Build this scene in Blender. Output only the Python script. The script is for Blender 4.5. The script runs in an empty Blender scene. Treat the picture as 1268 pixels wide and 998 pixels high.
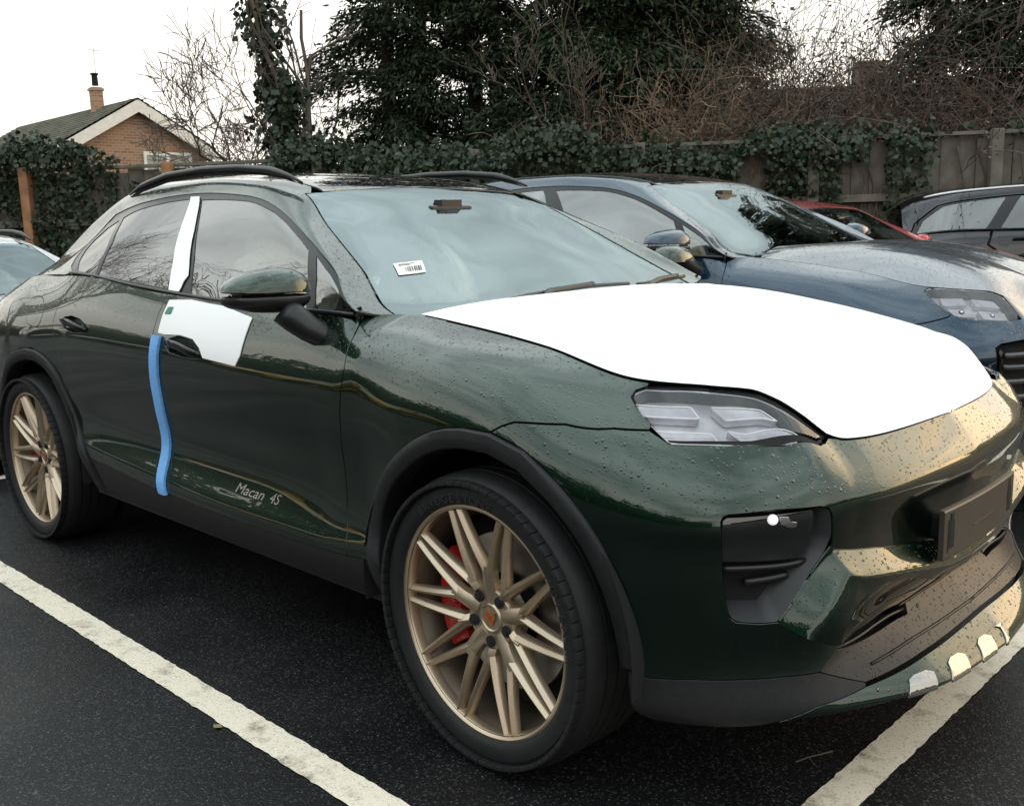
import bpy, bmesh, math, random
import numpy as np
from mathutils import Vector, Matrix
from mathutils.geometry import delaunay_2d_cdt
C = bpy.context.scene.collection
R = math.radians
# ------------------------------------------------------------------ camera
sc = bpy.context.scene
cam = bpy.data.cameras.new('camera'); camo = bpy.data.objects.new('camera', cam); C.objects.link(camo)
YAW, PIT, ROL = 0.77391, 0.17710, -0.02826
fw = Vector((-math.sin(YAW)*math.cos(PIT), math.cos(YAW)*math.cos(PIT), -math.sin(PIT)))
rt0 = Vector((math.cos(YAW), math.sin(YAW), 0)); up0 = rt0.cross(fw)
rt = math.cos(ROL)*rt0+math.sin(ROL)*up0; up = -math.sin(ROL)*rt0+math.cos(ROL)*up0
M = Matrix((rt, up, -fw)).transposed().to_4x4(); M.translation = (1.672, -2.521, 1.341)
camo.matrix_world = M
cam.sensor_width = 36; cam.lens = 36*1210.9/1268; cam.clip_end = 3000; cam.clip_start = .05
sc.camera = camo
# ------------------------------------------------------------------ sky, sun, exposure
SUN_EL, SUN_AZ = R(11), R(67)        # sun low in front of the cars: azimuth measured from +X towards +Y
w = bpy.data.worlds.new('World'); sc.world = w; w.use_nodes = True
nt = w.node_tree; nt.nodes.clear()
def N(nt, t, loc=None, **kw):
    n = nt.nodes.new(t)
    for k, v in kw.items(): setattr(n, k, v)
    return n
sky = N(nt, 'ShaderNodeTexSky', sky_type='NISHITA', sun_disc=False, sun_elevation=SUN_EL, sun_rotation=R(90)-SUN_AZ)
sky.air_density = 1.0; sky.dust_density = 1.5
tc = N(nt, 'ShaderNodeTexCoord')
mp = N(nt, 'ShaderNodeMapping'); mp.inputs['Scale'].default_value = (1.0, 1.0, 2.6)
nt.links.new(tc.outputs['Generated'], mp.inputs[0])
nz = N(nt, 'ShaderNodeTexNoise'); nz.inputs['Scale'].default_value = 1.9; nz.inputs['Detail'].default_value = 7; nz.inputs['Roughness'].default_value = .55
nt.links.new(mp.outputs[0], nz.inputs[0])
cr = N(nt, 'ShaderNodeValToRGB'); cr.color_ramp.elements[0].position = .36; cr.color_ramp.elements[1].position = .60
nt.links.new(nz.outputs[0], cr.inputs[0])
# cloud colour: pale grey-white, warmer towards the low sun
dt = N(nt, 'ShaderNodeVectorMath', operation='DOT_PRODUCT'); dt.inputs[1].default_value = (math.cos(SUN_AZ)*.97, math.sin(SUN_AZ)*.97, .20)
nt.links.new(tc.outputs['Generated'], dt.inputs[0])
wr = N(nt, 'ShaderNodeMapRange'); wr.inputs[1].default_value = .83; wr.inputs[2].default_value = 1.0
nt.links.new(dt.outputs['Value'], wr.inputs[0])
wp = N(nt, 'ShaderNodeMath', operation='POWER'); wp.inputs[1].default_value = 1.6; nt.links.new(wr.outputs[0], wp.inputs[0])
sz = N(nt, 'ShaderNodeSeparateXYZ'); nt.links.new(tc.outputs['Generated'], sz.inputs[0])
er = N(nt, 'ShaderNodeMapRange'); er.inputs[1].default_value = .12; er.inputs[2].default_value = .75; nt.links.new(sz.outputs['Z'], er.inputs[0])
ec = N(nt, 'ShaderNodeMix', data_type='RGBA'); ec.inputs[6].default_value = (14.6, 13.7, 12.3, 1); ec.inputs[7].default_value = (17.5, 19.6, 19.8, 1); nt.links.new(er.outputs[0], ec.inputs[0])
cc = N(nt, 'ShaderNodeMix', data_type='RGBA'); cc.inputs[7].default_value = (42, 27, 12, 1)
n3 = N(nt, 'ShaderNodeTexNoise'); n3.inputs['Scale'].default_value = 5.5; n3.inputs['Detail'].default_value = 6; nt.links.new(mp.outputs[0], n3.inputs[0])
nr = N(nt, 'ShaderNodeMapRange'); nr.inputs[1].default_value = .34; nr.inputs[2].default_value = .62; nr.inputs[3].default_value = .18; nr.inputs[4].default_value = 1.0; nt.links.new(n3.outputs[0], nr.inputs[0])
wm = N(nt, 'ShaderNodeMath', operation='MULTIPLY'); nt.links.new(wp.outputs[0], wm.inputs[0]); nt.links.new(nr.outputs[0], wm.inputs[1])
nt.links.new(ec.outputs[2], cc.inputs[6]); nt.links.new(wm.outputs[0], cc.inputs[0])
cb = N(nt, 'ShaderNodeMix', data_type='RGBA')       # thin cloud between the thick banks
sm = N(nt, 'ShaderNodeMix', data_type='RGBA'); sm.inputs[0].default_value = .42
nt.links.new(sky.outputs[0], sm.inputs[6]); nt.links.new(cc.outputs[2], sm.inputs[7])
nt.links.new(cr.outputs[0], cb.inputs[0]); nt.links.new(sm.outputs[2], cb.inputs[6]); nt.links.new(cc.outputs[2], cb.inputs[7])
bg = N(nt, 'ShaderNodeBackground'); bg.inputs[1].default_value = .10
ow = N(nt, 'ShaderNodeOutputWorld')
nt.links.new(cb.outputs[2], bg.inputs[0]); nt.links.new(bg.outputs[0], ow.inputs[0])
sl = bpy.data.lights.new('sun', 'SUN'); sl.energy = .3; sl.angle = R(45); sl.color = (1, .80, .58)
so = bpy.data.objects.new('sun', sl); C.objects.link(so)
sd = Vector((math.cos(SUN_AZ)*math.cos(SUN_EL), math.sin(SUN_AZ)*math.cos(SUN_EL), math.sin(SUN_EL)))
so.rotation_euler = sd.to_track_quat('Z', 'Y').to_euler(); so.location = (8, -4, 6)
vs = sc.view_settings; vs.view_transform = 'Standard'; vs.look = 'None'; vs.exposure = 0.22; vs.gamma = 1; vs.use_curve_mapping = False
# ------------------------------------------------------------------ materials
MT = {}
def mat(name, col=(.5, .5, .5), rough=.5, metal=0, coat=0, coat_rough=.03, spec=.5, noise=0, nscale=40, bump=0, bscale=80, emit=None, wet=False, alpha=1):
    if name in MT: return MT[name]
    m = bpy.data.materials.new(name); m.use_nodes = True; nt = m.node_tree
    b = nt.nodes['Principled BSDF']
    b.inputs['Base Color'].default_value = (*col, 1); b.inputs['Roughness'].default_value = rough; b.inputs['Metallic'].default_value = metal
    b.inputs['Coat Weight'].default_value = coat; b.inputs['Coat Roughness'].default_value = coat_rough; b.inputs['Specular IOR Level'].default_value = spec
    tc = N(nt, 'ShaderNodeTexCoord')
    if noise:
        nz = N(nt, 'ShaderNodeTexNoise'); nz.inputs['Scale'].default_value = nscale; nz.inputs['Detail'].default_value = 5
        nt.links.new(tc.outputs['Object'], nz.inputs[0])
        mx = N(nt, 'ShaderNodeMix', data_type='RGBA')
        mx.inputs[6].default_value = (*[c*(1-noise) for c in col], 1); mx.inputs[7].default_value = (*[min(1, c*(1+noise)) for c in col], 1)
        mr = N(nt, 'ShaderNodeMapRange'); mr.inputs[1].default_value = .3; mr.inputs[2].default_value = .7
        nt.links.new(nz.outputs[0], mr.inputs[0]); nt.links.new(mr.outputs[0], mx.inputs[0]); nt.links.new(mx.outputs[2], b.inputs['Base Color'])
    if bump:
        n2 = N(nt, 'ShaderNodeTexNoise'); n2.inputs['Scale'].default_value = bscale; n2.inputs['Detail'].default_value = 3
        nt.links.new(tc.outputs['Object'], n2.inputs[0])
        bp = N(nt, 'ShaderNodeBump'); bp.inputs['Strength'].default_value = bump; bp.inputs['Distance'].default_value = .01
        nt.links.new(n2.outputs[0], bp.inputs['Height']); nt.links.new(bp.outputs[0], b.inputs['Normal'])
    if wet: droplets(nt, b, wet)
    if emit: b.inputs['Emission Color'].default_value = (*emit[:3], 1); b.inputs['Emission Strength'].default_value = emit[3]
    MT[name] = m
    return m
def droplets(nt, b, dens):
    """rain beads standing on the upward-facing surfaces: small domes in the bump of the coat, plus a few fine ones"""
    tc = N(nt, 'ShaderNodeTexCoord'); geo = N(nt, 'ShaderNodeNewGeometry')
    sp = N(nt, 'ShaderNodeSeparateXYZ'); nt.links.new(geo.outputs['Normal'], sp.inputs[0])
    up = N(nt, 'ShaderNodeMapRange'); up.inputs[1].default_value = .10; up.inputs[2].default_value = .45; nt.links.new(sp.outputs['Z'], up.inputs[0])
    hs = None
    for scale, thr, rad in ((80, .66, .36), (150, .55, .38)):
        v = N(nt, 'ShaderNodeTexVoronoi', feature='F1'); v.inputs['Scale'].default_value = scale; v.inputs['Randomness'].default_value = 1
        nt.links.new(tc.outputs['Object'], v.inputs['Vector'])
        sx = N(nt, 'ShaderNodeSeparateColor'); nt.links.new(v.outputs['Color'], sx.inputs[0])
        # radius varies per cell, thinned where the surface turns down
        th = N(nt, 'ShaderNodeMath', operation='SUBTRACT'); th.inputs[1].default_value = 1-dens*(1-thr); nt.links.new(sx.outputs[0], th.inputs[0])
        mu = N(nt, 'ShaderNodeMath', operation='MULTIPLY'); nt.links.new(th.outputs[0], mu.inputs[0]); nt.links.new(up.outputs[0], mu.inputs[1])
        rr = N(nt, 'ShaderNodeMapRange'); rr.inputs[1].default_value = 0; rr.inputs[2].default_value = .25; rr.inputs[3].default_value = .001; rr.inputs[4].default_value = rad
        nt.links.new(mu.outputs[0], rr.inputs[0])
        q = N(nt, 'ShaderNodeMath', operation='DIVIDE'); nt.links.new(v.outputs['Distance'], q.inputs[0]); nt.links.new(rr.outputs[0], q.inputs[1])
        q2 = N(nt, 'ShaderNodeMath', operation='POWER'); q2.inputs[1].default_value = 2; nt.links.new(q.outputs[0], q2.inputs[0])
        o = N(nt, 'ShaderNodeMath', operation='SUBTRACT', use_clamp=True); o.inputs[0].default_value = 1; nt.links.new(q2.outputs[0], o.inputs[1])
        s = N(nt, 'ShaderNodeMath', operation='SQRT'); nt.links.new(o.outputs[0], s.inputs[0])
        k = N(nt, 'ShaderNodeMath', operation='MULTIPLY'); k.inputs[1].default_value = .0034 if scale < 100 else .0018; nt.links.new(s.outputs[0], k.inputs[0])
        if hs is None: hs = k
        else:
            a = N(nt, 'ShaderNodeMath', operation='MAXIMUM'); nt.links.new(hs.outputs[0], a.inputs[0]); nt.links.new(k.outputs[0], a.inputs[1]); hs = a
    bp = N(nt, 'ShaderNodeBump'); bp.inputs['Strength'].default_value = 1; bp.inputs['Distance'].default_value = 1
    nt.links.new(hs.outputs[0], bp.inputs['Height']); nt.links.new(bp.outputs[0], b.inputs['Normal']); nt.links.new(bp.outputs[0], b.inputs['Coat Normal'])
def paint(name, col, flake=.35, wet=.8, rough=.36, metal=.9, coat_ior=1.62):
    if name in MT: return MT[name]
    m = mat(name, col, rough, metal, coat=1, coat_rough=.012, wet=wet, spec=.3)
    nt = m.node_tree; b = nt.nodes['Principled BSDF']; b.inputs['Coat IOR'].default_value = coat_ior
    tc = N(nt, 'ShaderNodeTexCoord'); v = N(nt, 'ShaderNodeTexVoronoi'); v.inputs['Scale'].default_value = 1400; nt.links.new(tc.outputs['Object'], v.inputs['Vector'])
    mx = N(nt, 'ShaderNodeMix', data_type='RGBA'); mx.inputs[6].default_value = (*[c*(1-flake) for c in col], 1); mx.inputs[7].default_value = (*[c*(1+flake*1.3) for c in col], 1)
    sx = N(nt, 'ShaderNodeSeparateColor'); nt.links.new(v.outputs['Color'], sx.inputs[0]); nt.links.new(sx.outputs[1], mx.inputs[0]); nt.links.new(mx.outputs[2], b.inputs['Base Color'])
    return m
def glass(name, tint=(.6, .65, .63), ior=1.5, rough=0.0, tintr=(1, 1, 1)):
    """thin sheet glass: Fresnel mirror over a tinted clear sheet"""
    if name in MT: return MT[name]
    m = bpy.data.materials.new(name); m.use_nodes = True; nt = m.node_tree; nt.nodes.clear()
    tr = N(nt, 'ShaderNodeBsdfTransparent'); tr.inputs[0].default_value = (*tint, 1)
    gl = N(nt, 'ShaderNodeBsdfGlossy'); gl.inputs['Roughness'].default_value = rough; gl.inputs[0].default_value = (*tintr, 1)
    lw = N(nt, 'ShaderNodeFresnel'); lw.inputs[0].default_value = ior
    mx = N(nt, 'ShaderNodeMixShader'); o = N(nt, 'ShaderNodeOutputMaterial')
    nt.links.new(lw.outputs[0], mx.inputs[0]); nt.links.new(tr.outputs[0], mx.inputs[1]); nt.links.new(gl.outputs[0], mx.inputs[2]); nt.links.new(mx.outputs[0], o.inputs[0])
    MT[name] = m
    return m
# ------------------------------------------------------------------ object helpers
def tag(o, label=None, cat=None, group=None, kind=None):
    if label: o['label'] = label
    if cat: o['category'] = cat
    if group: o['group'] = group
    if kind: o['kind'] = kind
    return o
def empty(name, loc=(0, 0, 0), rz=0, label=None, cat=None, group=None, parent=None):
    o = bpy.data.objects.new(name, None); C.objects.link(o); o.location = loc; o.rotation_euler = (0, 0, rz); o.empty_display_size = .1
    if parent: o.parent = parent
    return tag(o, label, cat, group)
def link(name, me, m, parent=None, loc=None):
    if m is not None and not me.materials: me.materials.append(m)
    o = bpy.data.objects.new(name, me); C.objects.link(o)
    if parent: o.parent = parent
    if loc is not None: o.location = loc
    return o
def mesh(name, v, f, smooth=False, normals=None):
    me = bpy.data.meshes.new(name); me.from_pydata([tuple(map(float, p)) for p in v], [], [tuple(map(int, q)) for q in f]); me.update()
    if smooth:
        me.shade_smooth()
        if normals is not None: me.normals_split_custom_set_from_vertices([tuple(map(float, n)) for n in normals])
    return me
def bm_mesh(name, bm, smooth=False, angle=None):
    me = bpy.data.meshes.new(name)
    bmesh.ops.recalc_face_normals(bm, faces=bm.faces[:])
    bm.to_mesh(me); bm.free()
    if smooth: me.shade_smooth()
    if angle: me.shade_smooth(); me.set_sharp_from_angle(angle=R(angle))
    return me
def box(bm, x0, x1, y0, y1, z0, z1, mtx=None, bev=0):
    r = bmesh.ops.create_cube(bm, size=1); vs = r['verts']
    for v in vs: v.co = Vector((x0+(v.co.x+.5)*(x1-x0), y0+(v.co.y+.5)*(y1-y0), z0+(v.co.z+.5)*(z1-z0)))
    if bev:
        e = list({e for v in vs for e in v.link_edges}); r2 = bmesh.ops.bevel(bm, geom=e, offset=bev, segments=2, affect='EDGES', profile=.6)
        vs = list({v for f in r2['faces'] for v in f.verts}|{v for v in vs if v.is_valid})
    if mtx is not None: bmesh.ops.transform(bm, matrix=mtx, verts=vs)
def tube_data(pts, rad, n=8, cap=True):
    """tapered tube along points; rad scalar or list"""
    P = np.array(pts, float); k = len(P); r = np.full(k, rad) if np.isscalar(rad) else np.array(rad, float)
    T = np.gradient(P, axis=0); T /= np.linalg.norm(T, axis=1, keepdims=True)+1e-9
    a = np.array([0, 0, 1.]) if abs(T[0][2]) < .9 else np.array([1., 0, 0])
    v = []; f = []
    u = np.cross(T[0], a); u /= np.linalg.norm(u)
    for i in range(k):
        u = u-T[i]*(u@T[i]); u /= np.linalg.norm(u)+1e-9; w_ = np.cross(T[i], u)
        for j in range(n):
            t = 2*math.pi*j/n; v.append(P[i]+r[i]*(math.cos(t)*u+math.sin(t)*w_))
    for i in range(k-1):
        for j in range(n): f.append((i*n+j, i*n+(j+1) % n, (i+1)*n+(j+1) % n, (i+1)*n+j))
    if cap: f.append(tuple(range(n))[::-1]); f.append(tuple(range((k-1)*n, k*n)))
    return v, f
def join(parts):
    v = []; f = []
    for a, b in parts:
        o = len(v); v += list(a); f += [tuple(i+o for i in q) for q in b]
    return v, f
def lathe_data(prof, n=96, closed=False):
    """profile [(r, y)] turned about the Y axis (a wheel's axle)"""
    v = []; f = []; k = len(prof)
    for i in range(n):
        t = 2*math.pi*i/n
        for r, y in prof: v.append((r*math.cos(t), y, r*math.sin(t)))
    kk = k if closed else k-1
    for i in range(n):
        for j in range(kk):
            a, b = i*k+j, i*k+(j+1) % k; c, d = ((i+1) % n)*k+(j+1) % k, ((i+1) % n)*k+j
            f.append((a, b, c, d))
    return v, f
def text_mesh(body, size=1, shear=0, extrude=0, align='CENTER', spacing=1):
    cu = bpy.data.curves.new('lettering', 'FONT'); cu.body = body; cu.size = size; cu.shear = shear; cu.extrude = extrude; cu.align_x = align; cu.space_character = spacing; cu.resolution_u = 3
    o = bpy.data.objects.new('lettering', cu); C.objects.link(o)
    dg = bpy.context.evaluated_depsgraph_get(); me = bpy.data.meshes.new_from_object(o.evaluated_get(dg))
    bpy.data.objects.remove(o); me.materials.clear()
    return me
# ------------------------------------------------------------------ car surfaces
def natcub(t,Y):
    """natural cubic through Y (n,k) at knots t; returns evaluator"""
    t=np.asarray(t,float);Y=np.asarray(Y,float);n=len(t);h=np.diff(t)
    A=np.zeros((n,n));B=np.zeros((n,)+Y.shape[1:])
    A[0,0]=A[-1,-1]=1
    for i in range(1,n-1):
        A[i,i-1]=h[i-1];A[i,i]=2*(h[i-1]+h[i]);A[i,i+1]=h[i]
        B[i]=6*((Y[i+1]-Y[i])/h[i]-(Y[i]-Y[i-1])/h[i-1])
    M=np.linalg.solve(A,B.reshape(n,-1)).reshape(B.shape)
    def ev(x):
        x=np.asarray(x,float);i=np.clip(np.searchsorted(t,x)-1,0,n-2)
        hh=h[i];a=(t[i+1]-x)/hh;b=(x-t[i])/hh
        ex=(slice(None),)+(None,)*(Y.ndim-1)
        a,b,hh=a[ex],b[ex],hh[ex]
        return a*Y[i]+b*Y[i+1]+((a**3-a)*M[i]+(b**3-b)*M[i+1])*hh*hh/6
    return ev
# plan curve: list of (x,Y); param = x on the side, arc length beyond
PLAN=[(-3.875,0),(-3.865,.33),(-3.80,.62),(-3.66,.80),(-3.42,.90),(-3.1,.94),(-2.9,.94),(-2,.94),(-1,.94),(-.2,.94),(.1,.94),(.28,.932),(.45,.90),(.60,.825),(.715,.70),(.787,.53),(.823,.30),(.838,0)]
def plan_params(pl,i0=9):
    p=np.array(pl,float);d=np.hypot(*np.diff(p,axis=0).T);s=np.concatenate([[0],np.cumsum(d)])
    return s-s[i0]+p[i0,0]
class Plan:
    def __init__(s,pl=PLAN):
        s.u=plan_params(pl);s.f=natcub(s.u,pl)
        s.u0,s.u1=s.u[0],s.u[-1]
    def at(s,u):
        q=s.f(u);e=1e-3;t=(s.f(u+e)-s.f(u-e));t/=np.linalg.norm(t,axis=-1,keepdims=True)
        n=np.stack([-t[...,1],t[...,0]],-1)   # travelling rear->front on +Y side
        return q,n
class Wall:
    """wrapped loft: stations u_k, rows (D,z)"""
    def __init__(s,plan,stations):
        s.plan=plan;us=[a for a,_ in stations];T=np.array([b for _,b in stations],float)  # k,rows,2
        s.nv=T.shape[1];s.fu=pchip(us,T);s.us=us
    def DZ(s,u,v):
        u=np.asarray(u,float);v=np.asarray(v,float)
        G=s.fu(u)      # n,rows,2
        # natural cubic in v with uniform knots, batched
        return cubrows(G,v)
    def P(s,u,v):
        dz=s.DZ(u,v);q,n=s.plan.at(u);q=q+n*dz[:,:1]
        q[:,1]=np.maximum(q[:,1],-1e9)
        return np.stack([q[:,0],-q[:,1],dz[:,1]],-1)   # right side: negative y
_inv={}
def cubrows(G,v):
    n=G.shape[1]
    if n not in _inv:
        A=np.zeros((n,n));A[0,0]=A[-1,-1]=1
        for i in range(1,n-1): A[i,i-1]=1;A[i,i]=4;A[i,i+1]=1
        S=np.zeros((n,n))
        for i in range(1,n-1): S[i,i-1]=6;S[i,i]=-12;S[i,i+1]=6
        _inv[n]=np.linalg.inv(A)@S
    M=np.einsum('ij,kjd->kid',_inv[n],G)
    i=np.clip(np.floor(v).astype(int),0,n-2);b=v-i;a=1-b;r=np.arange(len(v))
    a,b=a[:,None],b[:,None]
    return a*G[r,i]+b*G[r,i+1]+((a**3-a)*M[r,i]+(b**3-b)*M[r,i+1])/6
class Loft:
    """x-section loft: stations x_k, rows (Y,z)"""
    def __init__(s,stations):
        us=[a for a,_ in stations];T=np.array([b for _,b in stations],float)
        s.nv=T.shape[1];s.fu=pchip(us,T);s.us=us
    def P(s,u,v):
        u=np.asarray(u,float);yz=cubrows(s.fu(u),np.asarray(v,float))
        return np.stack([u,-yz[:,0],yz[:,1]],-1)
def normals(S,u,v,e=2e-3):
    a=S.P(u+e,v)-S.P(u-e,v);v0=np.clip(v-e*5,0,S.nv-1);v1=np.clip(v+e*5,0,S.nv-1);b=S.P(u,v1)-S.P(u,v0)
    n=np.cross(a,b);n/=np.linalg.norm(n,axis=-1,keepdims=True)+1e-12
    return n
def pchip(t,Y):
    t=np.asarray(t,float);Y=np.asarray(Y,float);h=np.diff(t)
    ex=(slice(None),)+(None,)*(Y.ndim-1)
    d=np.diff(Y,axis=0)/h[ex];m=np.zeros_like(Y)
    w1=(2*h[1:]+h[:-1])[ex];w2=(h[1:]+2*h[:-1])[ex]
    with np.errstate(all='ignore'):
        hm=(w1+w2)/(w1/d[:-1]+w2/d[1:])
    m[1:-1]=np.where(d[:-1]*d[1:]>0,hm,0)
    m[0]=d[0];m[-1]=d[-1]
    def ev(x):
        x=np.asarray(x,float);i=np.clip(np.searchsorted(t,x)-1,0,len(t)-2)
        hh=h[i][ex];s=((x-t[i])/h[i])[ex]
        return (1+2*s)*(1-s)**2*Y[i]+s*(1-s)**2*hh*m[i]+s*s*(3-2*s)*Y[i+1]+s*s*(s-1)*hh*m[i+1]
    return ev
def st(u,rows,C=.94): return (u,[(y-C,z) for y,z in rows])
plan=Plan()
side=[
 (-2.9,[(.90,.33),(.945,.44),(.955,.54),(.958,.63),(.962,.75),(.966,.87),(.958,.98),(.905,1.09),(.815,1.192)]),
 (-2.4,[(.89,.31),(.937,.455),(.935,.53),(.925,.62),(.937,.74),(.950,.87),(.950,.98),(.918,1.09),(.862,1.198)]),
 (-1.7,[(.885,.30),(.935,.42),(.928,.50),(.902,.60),(.922,.72),(.940,.85),(.942,.96),(.915,1.06),(.872,1.149)]),
 (-1.1,[(.885,.295),(.935,.41),(.925,.485),(.895,.60),(.918,.72),(.938,.84),(.940,.94),(.913,1.04),(.873,1.123)]),
 (-.72,[(.885,.295),(.938,.415),(.925,.49),(.905,.60),(.920,.72),(.938,.84),(.940,.93),(.910,1.04),(.868,1.115)]),
 (-.58,[(.885,.295),(.942,.42),(.93,.50),(.917,.60),(.926,.72),(.940,.83),(.940,.93),(.905,1.04),(.85,1.113)]),
 (-.47,[(.885,.295),(.945,.43),(.935,.51),(.925,.60),(.930,.72),(.942,.83),(.940,.93),(.893,1.04),(.732,1.108)]),
 (-.25,[(.90,.30),(.955,.43),(.958,.53),(.958,.63),(.958,.73),(.958,.83),(.945,.93),(.875,1.035),(.725,1.085)]),
 (.05,[(.90,.28),(.955,.40),(.960,.50),(.962,.60),(.963,.70),(.963,.80),(.950,.90),(.875,1.00),(.738,1.048)]),
]
rear=[
 (-99,[(-.06,.30),(-.0,.40),(.0,.50),(-.01,.60),(-.02,.72),(-.02,.84),(-.04,.95),(-.07,1.02),(-.13,1.075)]),
 (-3.7,[(-.06,.30),(-.0,.40),(.0,.50),(-.01,.60),(-.01,.72),(.0,.84),(-.015,.94),(-.06,1.02),(-.13,1.075)]),
 (-3.3,[(-.05,.32),(.0,.42),(.01,.52),(.01,.62),(.015,.74),(.02,.86),(.005,.96),(-.045,1.07),(-.140,1.146)]),
]
front=[
 (.35,[(-.02,.26),(.008,.31),(.012,.39),(.015,.48),(.018,.58),(.02,.68),(.015,.78),(-.055,.90),(-.185,.991)]),
 (.62,[(-.01,.255),(.008,.30),(.000,.385),(.005,.48),(.01,.58),(.012,.67),(.012,.74),(-.070,.868),(-.219,.974)]),
 (.78,[(-.0,.25),(.012,.30),(-.005,.385),(.0,.485),(.002,.58),(.002,.665),(.008,.742),(-.062,.85),(-.198,.966)]),
 (.85,[(.008,.25),(.017,.30),(-.011,.387),(.0,.488),(-.008,.58),(-.002,.663),(.005,.742),(-.050,.845),(-.168,.946)]),
 (.92,[(.016,.25),(.025,.30),(-.021,.389),(-.012,.49),(-.017,.575),(-.010,.661),(.002,.742),(-.042,.822),(-.131,.904)]),
 (.965,[(.021,.25),(.031,.30),(-.027,.391),(-.025,.49),(-.021,.57),(-.015,.66),(.0,.742),(-.038,.805),(-.101,.866)]),
 (1.02,[(.030,.25),(.040,.30),(-.032,.396),(-.029,.49),(-.025,.57),(-.018,.66),(.0,.742),(-.036,.800),(-.0895,.852)]),
 (1.2,[(.06,.25),(.07,.30),(-.050,.415),(-.042,.49),(-.036,.57),(-.026,.66),(.0,.742),(-.033,.797),(-.084,.845)]),
 (99,[(.075,.255),(.085,.305),(-.055,.42),(-.045,.49),(-.038,.57),(-.028,.66),(.0,.74),(-.028,.798),(-.074,.850)]),
]
def fix(u): return plan.u0 if u<-90 else plan.u1 if u>90 else u
wall=Wall(plan,[(fix(u),r) for u,r in rear]+[st(u,r) for u,r in side]+[(fix(u),r) for u,r in front])
GH=[
 (-3.80,[(.60,1.11),(.58,1.118),(.54,1.126),(.45,1.134),(.28,1.14),(0,1.145)]),
 (-3.5,[(.70,1.118),(.60,1.152),(.545,1.166),(.455,1.20),(.27,1.225),(0,1.235)]),
 (-3.2,[(.785,1.160),(.665,1.225),(.60,1.272),(.505,1.347),(.29,1.38),(0,1.39)]),
 (-2.9,[(.815,1.192),(.675,1.28),(.60,1.345),(.525,1.45),(.30,1.487),(0,1.50)]),
 (-2.6,[(.852,1.200),(.708,1.335),(.588,1.448),(.505,1.54),(.29,1.562),(0,1.57)]),
 (-2.3,[(.866,1.194),(.735,1.355),(.582,1.493),(.512,1.562),(.30,1.585),(0,1.592)]),
 (-1.9,[(.873,1.163),(.745,1.345),(.586,1.505),(.528,1.560),(.30,1.583),(0,1.590)]),
 (-1.5,[(.873,1.138),(.748,1.32),(.608,1.482),(.532,1.535),(.30,1.556),(0,1.562)]),
 (-1.27,[(.874,1.128),(.763,1.29),(.645,1.437),(.522,1.497),(.30,1.509),(0,1.512)]),
 (-1.0,[(.873,1.121),(.800,1.235),(.717,1.347),(.603,1.362),(.33,1.376),(0,1.378)]),
 (-.75,[(.868,1.1155),(.838,1.178),(.792,1.240),(.672,1.228),(.36,1.240),(0,1.240)]),
 (-.56,[(.862,1.1135),(.861,1.121),(.857,1.131),(.737,1.122),(.40,1.128),(0,1.125)]),
 (-.36,[(.80,1.06),(.79,1.062),(.78,1.064),(.69,1.045),(.4,1.03),(0,1.02)]),
]
gh=Loft(GH)
# ------------------------------------------------------------------ body panels cut from the car surfaces
def pip(poly, pts):
    P = np.asarray(poly); x, y = pts[:, 0], pts[:, 1]; ins = np.zeros(len(pts), bool); j = len(P)-1
    for i in range(len(P)):
        c = (P[i, 1] > y) != (P[j, 1] > y)
        with np.errstate(all='ignore'): xx = (P[j, 0]-P[i, 0])*(y-P[i, 1])/(P[j, 1]-P[i, 1])+P[i, 0]
        ins ^= c & (x < xx); j = i
    return ins
def segdist(poly, pts):
    P = np.asarray(poly); Q = np.roll(P, -1, 0); d = np.full(len(pts), 9.)
    for a, b in zip(P, Q):
        e = b-a; t = np.clip(((pts-a)@e)/(e@e+1e-12), 0, 1); d = np.minimum(d, np.hypot(*(pts-a-t[:, None]*e).T))
    return d
def densify(poly, step):
    P = np.asarray(poly, float); out = []
    for a, b in zip(P, np.roll(P, -1, 0)):
        n = max(1, int(math.ceil(np.hypot(*(b-a))/step)))
        if np.hypot(*(b-a)) < 1e-5: continue
        out += [a+(b-a)*k/n for k in range(n)]
    return np.array(out)
def smooth_poly(poly, it=1, closed=True, corner=40):
    """corner-keeping Chaikin rounding of a traced outline"""
    P = [np.array(p, float) for p in poly]
    for _ in range(it):
        out = []; n = len(P)
        for i in range(n):
            a, b, c = P[i-1], P[i], P[(i+1) % n]
            e, f = b-a, c-b; ang = math.degrees(math.acos(np.clip(e@f/(np.linalg.norm(e)*np.linalg.norm(f)+1e-12), -1, 1)))
            if ang > corner or (not closed and i in (0, n-1)): out.append(b)
            else: out += [b-e*.25, b+f*.25]
        P = out
    return P
def area(P): return .5*np.sum(P[:, 0]*np.roll(P[:, 1], -1)-np.roll(P[:, 0], -1)*P[:, 1])
def inset_poly(P, d):
    """P counter-clockwise; moved inwards by d"""
    a = P-np.roll(P, 1, 0); b = np.roll(P, -1, 0)-P
    na = np.stack([-a[:, 1], a[:, 0]], 1); nb = np.stack([-b[:, 1], b[:, 0]], 1)
    na /= np.linalg.norm(na, axis=1, keepdims=True)+1e-12; nb /= np.linalg.norm(nb, axis=1, keepdims=True)+1e-12
    m = na+nb; l = np.linalg.norm(m, axis=1, keepdims=True)+1e-9; m /= l
    c = np.clip(np.sum(m*na, 1, keepdims=True), .45, 1)
    return P+m*d/c, m
WS = .11
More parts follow.
